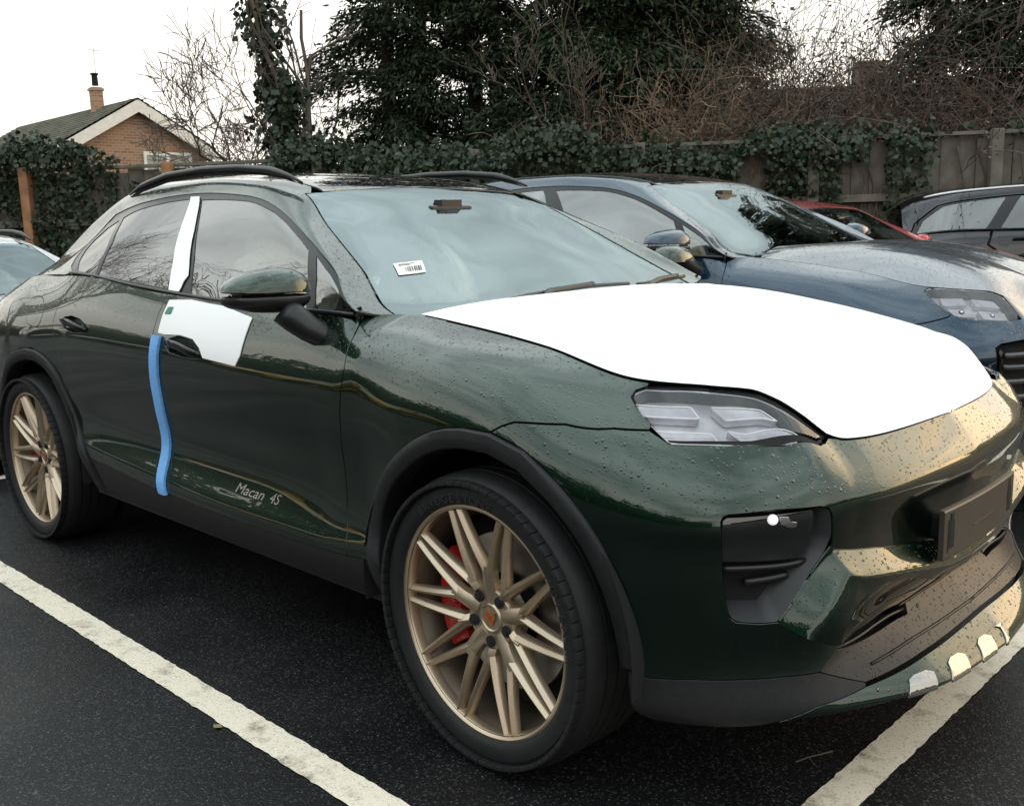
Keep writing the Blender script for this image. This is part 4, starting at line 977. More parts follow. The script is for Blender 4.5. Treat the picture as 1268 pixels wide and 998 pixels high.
    # wheels
    if wheels:
        for x, y, st_, roll, fl in ((0, -.828, steer, .10, False), (-2.893, -.822, 0, .05, False), (0, .828, steer, .4, True), (-2.893, .822, 0, .3, True)):
            place_wheel(wheels, root, (x, y, .378), st_, roll, fl)
    return root
# ------------------------------------------------------------------ ground
def asphalt():
    m = bpy.data.materials.new('wet_asphalt'); m.use_nodes = True; nt = m.node_tree; b = nt.nodes['Principled BSDF']
    tc = N(nt, 'ShaderNodeTexCoord')
    v = N(nt, 'ShaderNodeTexVoronoi'); v.inputs['Scale'].default_value = 210; nt.links.new(tc.outputs['Object'], v.inputs['Vector'])
    n1 = N(nt, 'ShaderNodeTexNoise'); n1.inputs['Scale'].default_value = 1.3; n1.inputs['Detail'].default_value = 6; nt.links.new(tc.outputs['Object'], n1.inputs[0])
    n2 = N(nt, 'ShaderNodeTexNoise'); n2.inputs['Scale'].default_value = 90; n2.inputs['Detail'].default_value = 4; nt.links.new(tc.outputs['Object'], n2.inputs[0])
    sx = N(nt, 'ShaderNodeSeparateColor'); nt.links.new(v.outputs['Color'], sx.inputs[0])
    pw = N(nt, 'ShaderNodeMath', operation='POWER'); pw.inputs[1].default_value = 9; nt.links.new(sx.outputs[0], pw.inputs[0])
    c1 = N(nt, 'ShaderNodeMix', data_type='RGBA'); c1.inputs[6].default_value = (.0075, .0075, .0085, 1); c1.inputs[7].default_value = (.070, .068, .066, 1); nt.links.new(pw.outputs[0], c1.inputs[0])
    c2 = N(nt, 'ShaderNodeMix', data_type='RGBA', blend_type='MULTIPLY'); c2.inputs[0].default_value = .6; nt.links.new(c1.outputs[2], c2.inputs[6])
    mr = N(nt, 'ShaderNodeMapRange'); mr.inputs[1].default_value = .35; mr.inputs[2].default_value = .65; mr.inputs[3].default_value = .55; mr.inputs[4].default_value = 1.25; nt.links.new(n1.outputs[0], mr.inputs[0])
    nt.links.new(mr.outputs[0], c2.inputs[7]); nt.links.new(c2.outputs[2], b.inputs['Base Color'])
    rr = N(nt, 'ShaderNodeMapRange'); rr.inputs[1].default_value = .35; rr.inputs[2].default_value = .65; rr.inputs[3].default_value = .38; rr.inputs[4].default_value = .62; nt.links.new(n1.outputs[0], rr.inputs[0]); nt.links.new(rr.outputs[0], b.inputs['Roughness'])
    ad = N(nt, 'ShaderNodeMath', operation='ADD'); nt.links.new(n2.outputs[0], ad.inputs[0]); nt.links.new(v.outputs['Distance'], ad.inputs[1])
    bp = N(nt, 'ShaderNodeBump'); bp.inputs['Strength'].default_value = .28; bp.inputs['Distance'].default_value = .003; nt.links.new(ad.outputs[0], bp.inputs['Height']); nt.links.new(bp.outputs[0], b.inputs['Normal'])
    b.inputs['Specular IOR Level'].default_value = .22
    return m
def sheet(name, x0, x1, y0, y1, z, m, kind='structure', n=1, pts=None):
    V = pts if pts is not None else [(x0, y0, z), (x1, y0, z), (x1, y1, z), (x0, y1, z)]
    o = link(name, mesh(name, V, [tuple(range(len(V)))]), m); tag(o, kind=kind); return o
sheet('ground', -400, 400, -400, 400, 0, asphalt())
def line_mat():
    m = bpy.data.materials.new('worn_line_paint'); m.use_nodes = True; nt = m.node_tree; b = nt.nodes['Principled BSDF']
    tc = N(nt, 'ShaderNodeTexCoord'); n1 = N(nt, 'ShaderNodeTexNoise'); n1.inputs['Scale'].default_value = 9; n1.inputs['Detail'].default_value = 9; n1.inputs['Roughness'].default_value = .7; nt.links.new(tc.outputs['Object'], n1.inputs[0])
    cr = N(nt, 'ShaderNodeValToRGB'); e = cr.color_ramp.elements; e[0].position = .30; e[0].color = (.10, .09, .08, 1); e[1].position = .48; e[1].color = (.83, .74, .60, 1); q = e.new(.39); q.color = (.60, .52, .41, 1)
    nt.links.new(n1.outputs[0], cr.inputs[0])
    wv = N(nt, 'ShaderNodeTexNoise'); wv.inputs['Scale'].default_value = 160; wv.inputs['Detail'].default_value = 2; nt.links.new(tc.outputs['Object'], wv.inputs[0])
    sp = N(nt, 'ShaderNodeValToRGB'); sp.color_ramp.elements[0].position = .30; sp.color_ramp.elements[1].position = .42; nt.links.new(wv.outputs[0], sp.inputs[0])
    mx = N(nt, 'ShaderNodeMix', data_type='RGBA', blend_type='MULTIPLY'); mx.inputs[0].default_value = .45; nt.links.new(cr.outputs[0], mx.inputs[6]); nt.links.new(sp.outputs[0], mx.inputs[7])
    nt.links.new(mx.outputs[2], b.inputs['Base Color']); b.inputs['Roughness'].default_value = .55
    bp = N(nt, 'ShaderNodeBump'); bp.inputs['Strength'].default_value = .4; bp.inputs['Distance'].default_value = .003; nt.links.new(wv.outputs[0], bp.inputs['Height']); nt.links.new(bp.outputs[0], b.inputs['Normal'])
    return m
LM = line_mat()
def line(p, q, wd):
    """painted bay line with ragged edges, a few millimetres proud"""
    rng = random.Random(int(p[0]*100)+7); p, q = Vector(p), Vector(q); d = (q-p); L = d.length; d.normalize(); s = Vector((-d.y, d.x)); n = max(8, int(L/.02)); A = []; B = []
    for i in range(n+1):
        c = p+d*(L*i/n); A.append(c+s*(wd/2+rng.uniform(-.0025, .0025))); B.append(c-s*(wd/2+rng.uniform(-.0025, .0025)))
    V = [(a.x, a.y, .004) for a in A]+[(b.x, b.y, .004) for b in B]
    o = link('bay_line', mesh('line', V, [(i, i+1, n+2+i, n+1+i) for i in range(n)]), LM); tag(o, kind='structure')
line((-4.6, -1.2468), (.685, -1.2468), .098)
line((.734, -1.2955), (.7565, 3.6), .0985)
line((-4.30, -1.3), (-4.30, 3.6), .09)
line((-4.6, 1.33), (.7, 1.33), .098)
line((.80, 1.33), (3.2, 1.33), .098)

# grit washed across the tarmac, too fine to count
rg_ = np.random.RandomState(77); n_ = 1500; gx = rg_.uniform(-2.6, 1.5, n_); gy = rg_.uniform(-2.6, -.7, n_); gr = rg_.uniform(.0009, .0026, n_)**1.0; V = []; F = []
for k in range(n_):
    o = len(V); a = rg_.uniform(0, 6.28)
    for j in range(4): V.append((gx[k]+gr[k]*math.cos(a+j*1.57)*rg_.uniform(.6, 1.2), gy[k]+gr[k]*math.sin(a+j*1.57)*rg_.uniform(.6, 1.2), .0005))
    V.append((gx[k], gy[k], .0005+gr[k]*.9)); F += [(o, o+1, o+4), (o+1, o+2, o+4), (o+2, o+3, o+4), (o+3, o, o+4)]
tag(link('grit', mesh('grit', V, F), mat('pale_grit', (.16, .15, .135), .8, noise=.5, nscale=30)), 'fine pale grit scattered over the wet asphalt', 'grit', kind='stuff')
# ------------------------------------------------------------------ the green car
green = paint('dark_green_paint', (.0046, .0205, .0112), .35, .85)
WHEEL = wheel_parts(gold, rubber, silver, dark, red)
hero = suv('parked_suv', 'dark green SUV with bronze wheels, white film and a blue strip, nearest the camera', 'car', green, 'hero', wheels=WHEEL)
# film stuck on for delivery
hood = Hood(wall, -.44, U1, lift=.004)
us = np.concatenate([np.linspace(-.43, .9, 70), np.linspace(.92, U1-.006, 30)])
P, F = surf_grid(hood, 0, 0, .004, 1, 0, 26, True, off=.004, us=us); me = mesh('film', P, F); weld(me)
tag(link('bonnet_film', me, white_film), 'large white protective film covering the whole bonnet of the green car', 'protective film')
o = link('door_film', panel(wall, W['film'], off=.0045, step=.03, gap=0, skirt=.002), white_film); tag(o, 'white protective film patch stuck round the front door handle of the green car', 'protective film')
link('film_mark', panel(wall, W['green'], off=.0075, step=.02, gap=0, skirt=.001), mat('green_mark', (.03, .22, .12), .5), o)
tag(link('pillar_film', panel(gh, G['bfilm'], off=.003, step=.03, gap=0, skirt=.002), white_film), 'narrow white protective film on the pillar between the side windows of the green car', 'protective film')
# blue foam strip along the door edge
cl = [(-1.627+.021, 6.45), (-1.645+.021, 5.6), (-1.662+.021, 4.9), (-1.665+.020, 4.37), (-1.675+.016, 3.75), (-1.690+.016, 3.0), (-1.692+.016, 2.1), (-1.682+.018, 1.05)]
cl = resample(np.array(smooth_poly(cl, 2, False))*[1, WS], 50)/[1, WS]
V = []; F = []
base = onsurf(wall, cl, 0.); nn = onsurf(wall, cl, 1.)-base
for i in range(50):
    for du, h in ((-.029, .001), (-.0285, .010), (-.021, .0135), (.021, .0135), (0.0285, .010), (.029, .001)): V.append(onsurf(wall, [(cl[i][0]+du, cl[i][1])], 0.)[0]+nn[i]*h)
    if i: F += [((i-1)*6+j, (i-1)*6+(j+1) % 6, i*6+(j+1) % 6, i*6+j) for j in range(6)]
F += [tuple(range(6)), tuple(range(294, 300))[::-1]]
me = mesh('foam', V, F); me.shade_smooth(); me.set_sharp_from_angle(angle=R(50))
tag(link('edge_protector', me, mat('blue_foam', (.17, .42, .84), .6, noise=.10, nscale=90, bump=.25, bscale=120)), 'long blue foam strip stuck down the door edge of the green car', 'foam strip')
# paper label behind the screen
lb = [(-.7646, 3.451), (-.7624, 3.797), (-.7052, 3.740), (-.7067, 3.421)]
o = link('windscreen_label', panel(gh, lb, off=.002, step=.05, gap=0, skirt=.0006), mat('label_paper', (.80, .80, .78), .6)); tag(o, 'white barcode label at the driver side of the green car windscreen', 'label')
rng = random.Random(4); V = []; F = []
a = np.array(lb)
def lq(s, t): return a[3]*(1-s)*(1-t)+a[2]*s*(1-t)+a[1]*s*t+a[0]*(1-s)*t
s = .30
while s < .92:
    wd = rng.choice([.012, .022, .035]); k = len(V)
    V += list(onsurf(gh, [lq(s, .16), lq(s+wd, .16), lq(s+wd, .58), lq(s, .58)], .0035)); F.append((k, k+1, k+2, k+3)); s += wd+rng.choice([.014, .024, .04])
for t0, s0, s1 in ((.72, .12, .55), (.82, .12, .7)):
    k = len(V); V += list(onsurf(gh, [lq(s0, t0), lq(s1, t0), lq(s1, t0+.04), lq(s0, t0+.04)], .0035)); F.append((k, k+1, k+2, k+3))
link('barcode', mesh('bars', V, F), mat('print_black', (.02, .02, .02), .6), o)
# clear tape pieces along the splitter
for k, (u0, u1) in enumerate([(1.075, 1.165), (1.215, 1.30), (1.36, 1.44), (1.49, 1.56)]):
    lo, hi = .66, 1.08
    if u1 > U1: u1 = U1-.002
    pl = [(u0+.012, hi), (u0+.03, hi+.05), (u1-.02, hi+.05), (u1, hi-.02), (u1-.012, lo), (u0-.006, lo)]
    o = link('clear_tape', panel(wall, pl, off=.0065, step=.015, gap=.0, skirt=.003), mat('clear_tape', (.42, .41, .38), .09, .95, bump=.12, bscale=40))
    tag(o, ['piece of shiny clear tape on the splitter, nearest the wheel', 'second piece of shiny clear tape along the splitter from the wheel', 'third piece of shiny clear tape along the splitter from the wheel', 'piece of shiny clear tape on the splitter below the plate holder'][k], 'tape', 'pieces of tape on the front splitter')
# ------------------------------------------------------------------ neighbours in the car park
def copy_tree(o, swap=None, parent=None):
    c = o.copy(); C.objects.link(c)
    if parent: c.parent = parent
    if swap and o.type == 'MESH' and o.data.materials and o.data.materials[0] and o.data.materials[0].name in swap:
        key = (o.data.name, swap[o.data.materials[0].name].name)
        if key not in _sw:
            d = o.data.copy(); d.materials[0] = swap[o.data.materials[0].name]; _sw[key] = d
        c.data = _sw[key]
    for ch in list(o.children): copy_tree(ch, swap, c)
    return c
_sw = {}
blue = paint('dark_blue_paint', (.0045, .0230, .0480), .35, .75)
CARS = 'cars parked in neighbouring bays'
cay = suv('parked_suv', 'dark blue SUV beaded with rain, in the bay beside the green car', 'car', blue, 'other', CARS, wheels=WHEEL, steer=0)
cay.location = (-.38, 2.6, 0); cay.scale = (1.05,)*3
def more(loc, col, name, label, sc_=(1, 1, 1), rz=0, norail=False):
    pm = paint(name, col, .2, .9); c = copy_tree(cay, {'dark_blue_paint': pm, 'roof_glass': pm}); c.location = loc; c.scale = sc_; c.rotation_euler = (0, 0, rz); c['label'] = label
    if norail:
        for ch in [q for q in c.children_recursive if q.name.startswith(('roof_rail', 'rail_foot'))]: bpy.data.objects.remove(ch)
    return c
redcar = more((-1.08, 5.2, 0), (.36, .012, .018), 'red_paint', 'red car behind the bonnet of the blue SUV', (.88, .98, .955), norail=True)
silv = more((-5.15, -.15, -.16), (.42, .43, .44), 'silver_paint', 'silver SUV with roof rails behind the tail of the green car')
for rl_ in [q for q in hero.children if q.name.startswith('roof_rail')]: copy_tree(rl_, None, silv)
hf = Hood(wall, -.44, U1, lift=.004); P, F = surf_grid(hf, 0, 0, .004, 1, 0, 14, True, off=.005, us=np.linspace(-.43, U1-.006, 60)); me = mesh('film', P, F); weld(me)
o = link('bonnet_film', me, white_film); o.location = (-5.15, -.15, -.16); tag(o, 'white protective film on the bonnet of the silver SUV at the left edge', 'protective film')
red2 = more((-9.2, 2.5, -.20), (.30, .012, .03), 'crimson_paint', 'dark red car far behind the silver SUV, by the ivy', (.95, .95, .90), norail=True)
# the row across the aisle, mirrored in the doors and glass of the green car
ROW = 'cars parked across the aisle'
for k, (x, y, col, nm, lb_) in enumerate([(-12.6, -8.6, (.55, .30, .012), 'yellow_paint', 'yellow car across the aisle, mirrored in the rear door of the green car'), (-20.0, -9.5, (.03, .03, .033), 'charcoal_paint', 'charcoal car across the aisle beside the yellow one'),
        (-7.6, -9.8, (.25, .26, .27), 'pewter_paint', 'grey car across the aisle, right of the yellow one'), (-4.2, -9.6, (.02, .022, .03), 'navy_paint', 'navy car across the aisle opposite the green car')]):
    c = more((x, y, -.2 if x < -8 else 0), col, nm, lb_, (1, 1, .95), R(90)); c['group'] = ROW
# ---- dark estate by the fence
def estate():
    pm = paint('slate_paint', (.010, .0095, .014), .25, .5); root = empty('estate_car', (-2.66, 7.66, .10), R(34.5), 'dark grey estate car with silver roof rail, parked by the fence', 'car', CARS)
    S = Loft([(-.06, [(.70, .35), (.76, .6), (.77, .88), (.74, 1.02), (.62, 1.18), (.54, 1.31), (.31, 1.37), (0, 1.39)]),
              (.06, [(.80, .33), (.86, .6), (.86, .9), (.80, 1.06), (.66, 1.27), (.58, 1.38), (.32, 1.43), (0, 1.45)]),
              (.5, [(.86, .32), (.90, .6), (.90, .92), (.85, 1.09), (.70, 1.385), (.61, 1.455), (.33, 1.50), (0, 1.515)]),
              (1.3, [(.87, .30), (.91, .6), (.91, .92), (.86, 1.085), (.70, 1.43), (.61, 1.49), (.33, 1.53), (0, 1.545)]),
              (2.3, [(.87, .30), (.91, .6), (.91, .92), (.86, 1.075), (.70, 1.43), (.61, 1.49), (.33, 1.53), (0, 1.54)]),
              (2.9, [(.87, .30), (.91, .6), (.91, .92), (.86, 1.06), (.73, 1.33), (.64, 1.40), (.33, 1.45), (0, 1.46)]),
              (3.5, [(.87, .30), (.91, .6), (.91, .90), (.86, 1.04), (.80, 1.06), (.70, 1.06), (.33, 1.09), (0, 1.10)]),
              (4.6, [(.84, .28), (.86, .55), (.84, .75), (.80, .84), (.70, .88), (.58, .90), (.33, .93), (0, .94)])])
    g1 = [(.13, 3.15), (.42, 3.9), (.62, 3.92), (.46, 3.12)]; g1 = [(.06, 3.12), (.12, 3.55), (.30, 3.86), (.86, 3.92), (.66, 3.1)]
    g2 = [(.80, 3.1), (1.0, 3.92), (1.16, 3.93), (1.16, 3.1)]; g3 = [(1.20, 3.1), (1.20, 3.93), (1.85, 3.93), (1.85, 3.1)]; g4 = [(2.02, 3.1), (2.02, 3.93), (2.42, 3.9), (3.0, 3.3), (3.02, 3.1)]
    body = [(-.05, 0), (4.59, 0), (4.59, 3.0), (-.05, 3.0)]
    for nm, pl in (('rear_wing', [(-.05, 0), (.93, 0), (.93, 1.2), (.66, 2.2), (.70, 2.99), (-.05, 2.99)]), ('rear_door', [(.95, 0), (1.93, 0), (1.93, 2.99), (.72, 2.99), (.68, 2.2), (.95, 1.2)]), ('front_door', [(1.95, 0), (3.05, 0), (3.05, 2.99), (1.95, 2.99)]), ('front_wing', [(3.07, 0), (4.59, 0), (4.59, 2.99), (3.07, 2.99)])):
        both(link(nm, panel(S, pl, step=.06, gap=.003), pm, root))
    fr = [(-.01, 3.03), (.05, 3.55), (.26, 3.97), (2.5, 3.98), (3.10, 3.3), (3.12, 3.03)]
    both(link('window_frame', panel(S, fr, holes=[g1, g2, g3, g4], off=-.002, step=.06, hskirt=.006), gloss, root))
    for g in (g1, g2, g3, g4): both(link('window', panel(S, g, off=-.006, step=.06, gap=-.003, skirt=0), glass_side, root))
    rf = [(-.05, 3.01), (-.02, 3.02), (.04, 3.56), (.25, 3.99), (2.52, 4.), (3.12, 3.35), (3.13, 3.02), (3.2, 3.02), (3.3, 4.9), (2.6, 5.1), (2.4, 7.), (-.05, 7.)]
    link('roof', panel(S, rf, step=.06, cv=7, mirror=True, gap=.001), pm, root)
    P, F = surf_grid(S, 3.3, 4.6, 3, 7, 12, 12, True); link('bonnet', mesh('b', P, F, True), pm, root)
    P, F = surf_grid(S, 2.42, 3.3, 5.1, 7, 12, 12, True, off=-.004); link('windscreen', mesh('b', P, F, True), glass_ws, root)
    v, f = tube_on(S, [(.15, 5.0), (.5, 5.02), (1.4, 5.02), (2.5, 5.02)], .014, .012, n=8, res=20); both(link('roof_rail', mesh('r', v, f, True), mat('satin_rail', (.62, .63, .65), .3, .9), root))
    bm = bmesh.new(); P = onsurf(S, [(.98, 2.55)], .02)[0]; box(bm, P[0]-.09, P[0]+.09, P[1]-.012, P[1]+.012, P[2]-.012, P[2]+.012, bev=.006); link('door_handle', bm_mesh('h', bm), gloss, root)
    bm = bmesh.new(); blob(bm, (1.30, -.36, 1.02), (.10, .23, .30)); blob(bm, (1.27, -.36, 1.36), (.05, .12, .08)); link('seat', bm_mesh('s', bm, angle=60), mat('cream_leather', (.55, .48, .36), .5), root)
    bm = bmesh.new(); blob(bm, (2.2, -.36, 1.02), (.10, .23, .30)); blob(bm, (2.17, -.36, 1.34), (.05, .12, .08)); link('seat', bm_mesh('s', bm, angle=60), mat('cream_leather', (.55, .48, .36), .5), root)
    P, F = surf_grid(S, -.2, 3.2, .2, 2.9, 10, 4, off=-.07); both(link('door_card', mesh('c', P, F, True), interior, root))
    bm = bmesh.new(); box(bm, -.1, 4.3, -.8, .8, .28, .36); link('floor', bm_mesh('f', bm), dark, root)
    for x in (.85, 3.75):
        for s in (-1, 1): place_wheel(WHEEL, root, (x, s*.79, .30), 0, .2, s > 0).scale = (.86,)*3
    return root
estate()
# ------------------------------------------------------------------ foliage helpers
rs = np.random.RandomState(11)
def leaf_mesh(name, c, d, n, ln, wd, bend=.0):
    """rhombic leaves: centres c, long axis d, face normal n (N,3), lengths and widths (N,)"""
    c, d, n = (np.asarray(a, float) for a in (c, d, n)); d = d/(np.linalg.norm(d, axis=1, keepdims=True)+1e-9)
    s = np.cross(n, d); s /= np.linalg.norm(s, axis=1, keepdims=True)+1e-9; up_ = np.cross(d, s)
    ln = np.asarray(ln)[:, None]; wd = np.asarray(wd)[:, None]; N_ = len(c)
    V = np.stack([c-d*ln*.5, c+s*wd*.5-d*ln*.08+up_*wd*bend, c+d*ln*.5, c-s*wd*.5-d*ln*.08+up_*wd*bend], 1).reshape(-1, 3)
    me = bpy.data.meshes.new(name); me.vertices.add(N_*4); me.vertices.foreach_set('co', V.astype(np.float32).ravel())
    me.loops.add(N_*4); me.loops.foreach_set('vertex_index', np.arange(N_*4, dtype=np.int32)); me.polygons.add(N_)
    me.polygons.foreach_set('loop_start', np.arange(0, N_*4, 4, dtype=np.int32)); me.update(calc_edges=True); return me
def leafmat(name, a, b, rough=.5, scale=3.0, transl=0):
    if name in MT: return MT[name]
    m = bpy.data.materials.new(name); m.use_nodes = True; nt = m.node_tree; p = nt.nodes['Principled BSDF']
    g = N(nt, 'ShaderNodeNewGeometry'); tc = N(nt, 'ShaderNodeTexCoord'); nz = N(nt, 'ShaderNodeTexNoise'); nz.inputs['Scale'].default_value = scale; nt.links.new(tc.outputs['Object'], nz.inputs[0])
    ad = N(nt, 'ShaderNodeMath', operation='MULTIPLY_ADD'); ad.inputs[1].default_value = .55; nt.links.new(g.outputs['Random Per Island'], ad.inputs[0])
    mr = N(nt, 'ShaderNodeMapRange'); mr.inputs[1].default_value = .3; mr.inputs[2].default_value = .7; mr.inputs[4].default_value = .5; nt.links.new(nz.outputs[0], mr.inputs[0]); nt.links.new(mr.outputs[0], ad.inputs[2])
    mx = N(nt, 'ShaderNodeMix', data_type='RGBA'); mx.inputs[6].default_value = (*a, 1); mx.inputs[7].default_value = (*b, 1); nt.links.new(ad.outputs[0], mx.inputs[0]); nt.links.new(mx.outputs[2], p.inputs['Base Color'])
    p.inputs['Roughness'].default_value = rough; p.inputs['Specular IOR Level'].default_value = .3; MT[name] = m; return m
ivy_m = leafmat('ivy_leaves', (.007, .014, .007), (.030, .046, .021), .45)
con_m = leafmat('conifer_sprays', (.009, .017, .009), (.034, .050, .023), .7, 1.2)
con2_m = leafmat('cypress_sprays', (.012, .023, .010), (.050, .072, .028), .7, 1.0)
bark = mat('bark', (.060, .050, .040), .9, noise=.5, nscale=12, bump=.6, bscale=25)
twig_m = mat('twig_bark', (.10, .078, .060), .85, noise=.4, nscale=6)
bramble_m = mat('bramble_stems', (.23, .155, .105), .85, noise=.5, nscale=5)
def unit(a): return a/(np.linalg.norm(a, axis=-1, keepdims=True)+1e-9)
def tubes_mesh(name, paths, n=4):
    V = []; F = []
    for pts, rad in paths:
        v, f = tube_data(pts, rad, n, cap=False); o = len(V); V += v; F += [tuple(i+o for i in q) for q in f]
    me = mesh(name, V, F, True); return me
def branching(rng, p, d, L, r, depth, out, spread=.6, up_=.12, kids=(2, 4), gnarl=.18, minr=.004, segs=6, shrink=.68):
    pts = [p]; dd = d/np.linalg.norm(d)
    for k in range(segs):
        dd = dd+rng.normal(0, gnarl, 3)+np.array([0, 0, up_]); dd /= np.linalg.norm(dd); pts.append(pts[-1]+dd*L/segs)
    rad = np.linspace(r, max(minr, r*.55), segs+1); out.append((pts, rad))
    if depth == 0: return
    for _ in range(rng.randint(kids[0], kids[1]+1)):
        k = rng.randint(max(1, segs//3), segs+1); v = rng.normal(0, 1, 3); v -= (v@dd)*dd; v /= np.linalg.norm(v)
        branching(rng, pts[k], dd+v*spread*rng.uniform(.6, 1.4), L*shrink*rng.uniform(.75, 1.15), max(minr, rad[k]*.62), depth-1, out, spread, up_*.8, kids, gnarl, minr, segs, shrink)
def bare_tree(loc, h, label, seed, r=.12, depth=5, group=None, spread=.6, lean=(0, 0, 1), m=None, up_=.12, kids=(2, 4), shrink=.68, trunkf=.35):
    rng = np.random.RandomState(seed); root = empty('bare_tree', loc, 0, label, 'tree', group); out = []
    branching(rng, np.zeros(3), np.array(lean, float), h*trunkf, r, depth, out, spread, up_, kids, .14, .004, 6, shrink)
    link('trunk', tubes_mesh('trunk', out[:1], 10), m or bark, root); b = link('crown', tubes_mesh('branches', out[1:], 4), m or twig_m, root)
    return root, out
def conifer(loc, h, rad, label, seed, m, group, trunks=((0, 0),), droop=.25, z0=.12, nb=150, per=130, ln=.16, skew=(0, 0), taper=.75):
    rng = np.random.RandomState(seed); root = empty('conifer', loc, 0, label, 'tree', group); br = []; cs = []; ds = []; ns = []; ls = []
    for (tx, ty) in trunks:
        br.append(([np.array([tx, ty, 0]), np.array([tx*1.1, ty*1.1, h*.5]), np.array([tx*.9, ty*.9, h*.98])], [.16, .11, .03]))
    for k in range(nb):
        t = z0+(1-z0)*(k+rng.rand())/nb; tx, ty = trunks[k % len(trunks)]; a = rng.uniform(0, 2*math.pi)
        prof = (min(1, (t-z0+.10)/.22))**.7*(1-max(0, (t-.45)/.55)*taper)
        L = rad*prof*rng.uniform(.62, 1.12); d = np.array([math.cos(a), math.sin(a), 0]); p = np.array([tx, ty, t*h]); pts = [p]; el = rng.uniform(.05, .5)
        for s in range(6): pts.append(p+d*L*(s+1)/6+np.array([skew[0]*(s+1)/6, skew[1]*(s+1)/6, L*(el*(s+1)/6-(droop+el*.6)*((s+1)/6)**2)]))
        br.append((pts, np.linspace(.032, .006, 7)))
        q = int(per*(.35+L/rad)); tt = rng.rand(q)**.62; P = np.array(pts); idx = np.clip((tt*6).astype(int), 0, 5); fr = (tt*6-idx)[:, None]; base = P[idx]*(1-fr)+P[idx+1]*fr
        wdt = .10+.30*L/rad*(1-tt*.6); side = np.cross(d, [0, 0, 1]); offs = rng.normal(0, 1, (q, 1))*wdt[:, None]*side*.75+rng.normal(0, .5, (q, 1))*wdt[:, None]*np.array([0, 0, 1])*.55
        offs[:, 2] -= np.abs(rng.normal(0, .10, q)); cs.append(base+offs); ds.append(unit(d*rng.uniform(.4, 1, (q, 1))+offs*1.4+rng.normal(0, .35, (q, 3))+np.array([0, 0, -.25])))
        ns.append(rng.normal(0, .6, (q, 3))+np.array([0, 0, 1])); ls.append(rng.uniform(.6, 1.4, q)*ln)
    l = np.concatenate(ls); me = leaf_mesh('sprays', np.concatenate(cs), np.concatenate(ds), np.concatenate(ns), l, l*.30, .15); link('crown', me, m, root)
    link('trunk', tubes_mesh('trunk', br, 6), bark, root); return root
def ivy_patch(cs, out_dir, size, rng):
    n = len(cs); d = np.stack([rng.normal(0, .6, n), rng.normal(0, .6, n), -np.abs(rng.normal(.8, .3, n))], 1); nn = unit(np.asarray(out_dir)+rng.normal(0, .45, (n, 3))+np.array([0, 0, .35])); l = rng.uniform(.45, 1.5, n)*size
    return cs, d, nn, l, l*.95
# ------------------------------------------------------------------ fence along the back
CAMP = np.array([1.672, -2.521, 1.341]); F2 = np.array([-math.sin(YAW), math.cos(YAW)]); R2 = np.array([math.cos(YAW), math.sin(YAW)])
FA = np.array([-12.6, .35]); FB = np.array([.30, 9.62]); FD = (FB-FA)/np.linalg.norm(FB-FA); FB = FA+FD*26.; FN = np.array([FD[1], -FD[0]]); FL = np.linalg.norm(FB-FA)
FANG = math.atan2(FD[1], FD[0])
def fp(s, o=0., z=0.): q = FA+FD*s+FN*o; return np.array([q[0], q[1], z])       # along the fence, out towards the car park, up
old = mat('weathered_wood', (.095, .084, .068), .9, noise=.45, nscale=5, bump=.35, bscale=40)
old2 = mat('weathered_post', (.135, .12, .098), .9, noise=.3, nscale=7, bump=.3, bscale=50)
rust = mat('orange_post', (.34, .17, .085), .9, noise=.3, nscale=7)
fence = empty('garden_fence', fp(0), FANG, 'weathered close board timber fence running along the back of the car park', 'fence')
HT = 2.12
bms = []
for k in range(3):
    bm = bmesh.new(); box(bm, 0, .178, -.010, .010, .12, HT-.02+[.0, -.012, .01][k], bev=.003)
    for v in bm.verts: v.co.y += .008*(v.co.x/.178)
    bms.append(bm_mesh('board', bm)); bms[-1].materials.append(old)
rng = np.random.RandomState(5)
for k in range(int(FL/.172)):
    o = link('board', bms[k % 3], None, fence); o.location = (k*.172, rng.uniform(-.004, .004), rng.uniform(-.015, .01)); o.rotation_euler = (rng.normal(0, .006), rng.normal(0, .004), 0)
bm = bmesh.new(); box(bm, -.055, .055, -.14, -.035, 0, HT+.05, bev=.008); pm_ = bm_mesh('post', bm); pm_.materials.append(old2); pr_ = pm_.copy(); pr_.materials[0] = rust
for k in range(15):
    o = link('post', pr_ if k in (1, 2) else pm_, None, fence); o.location = (.98+k*1.75, 0, 0)
for z in (.55, 1.50, HT+.005):
    bm = bmesh.new(); box(bm, 0, FL, -.075 if z < 2 else -.05, -.022 if z < 2 else .04, z, z+(.075 if z < 2 else .035), bev=.004); link('rail', bm_mesh('rail', bm), old2, fence)
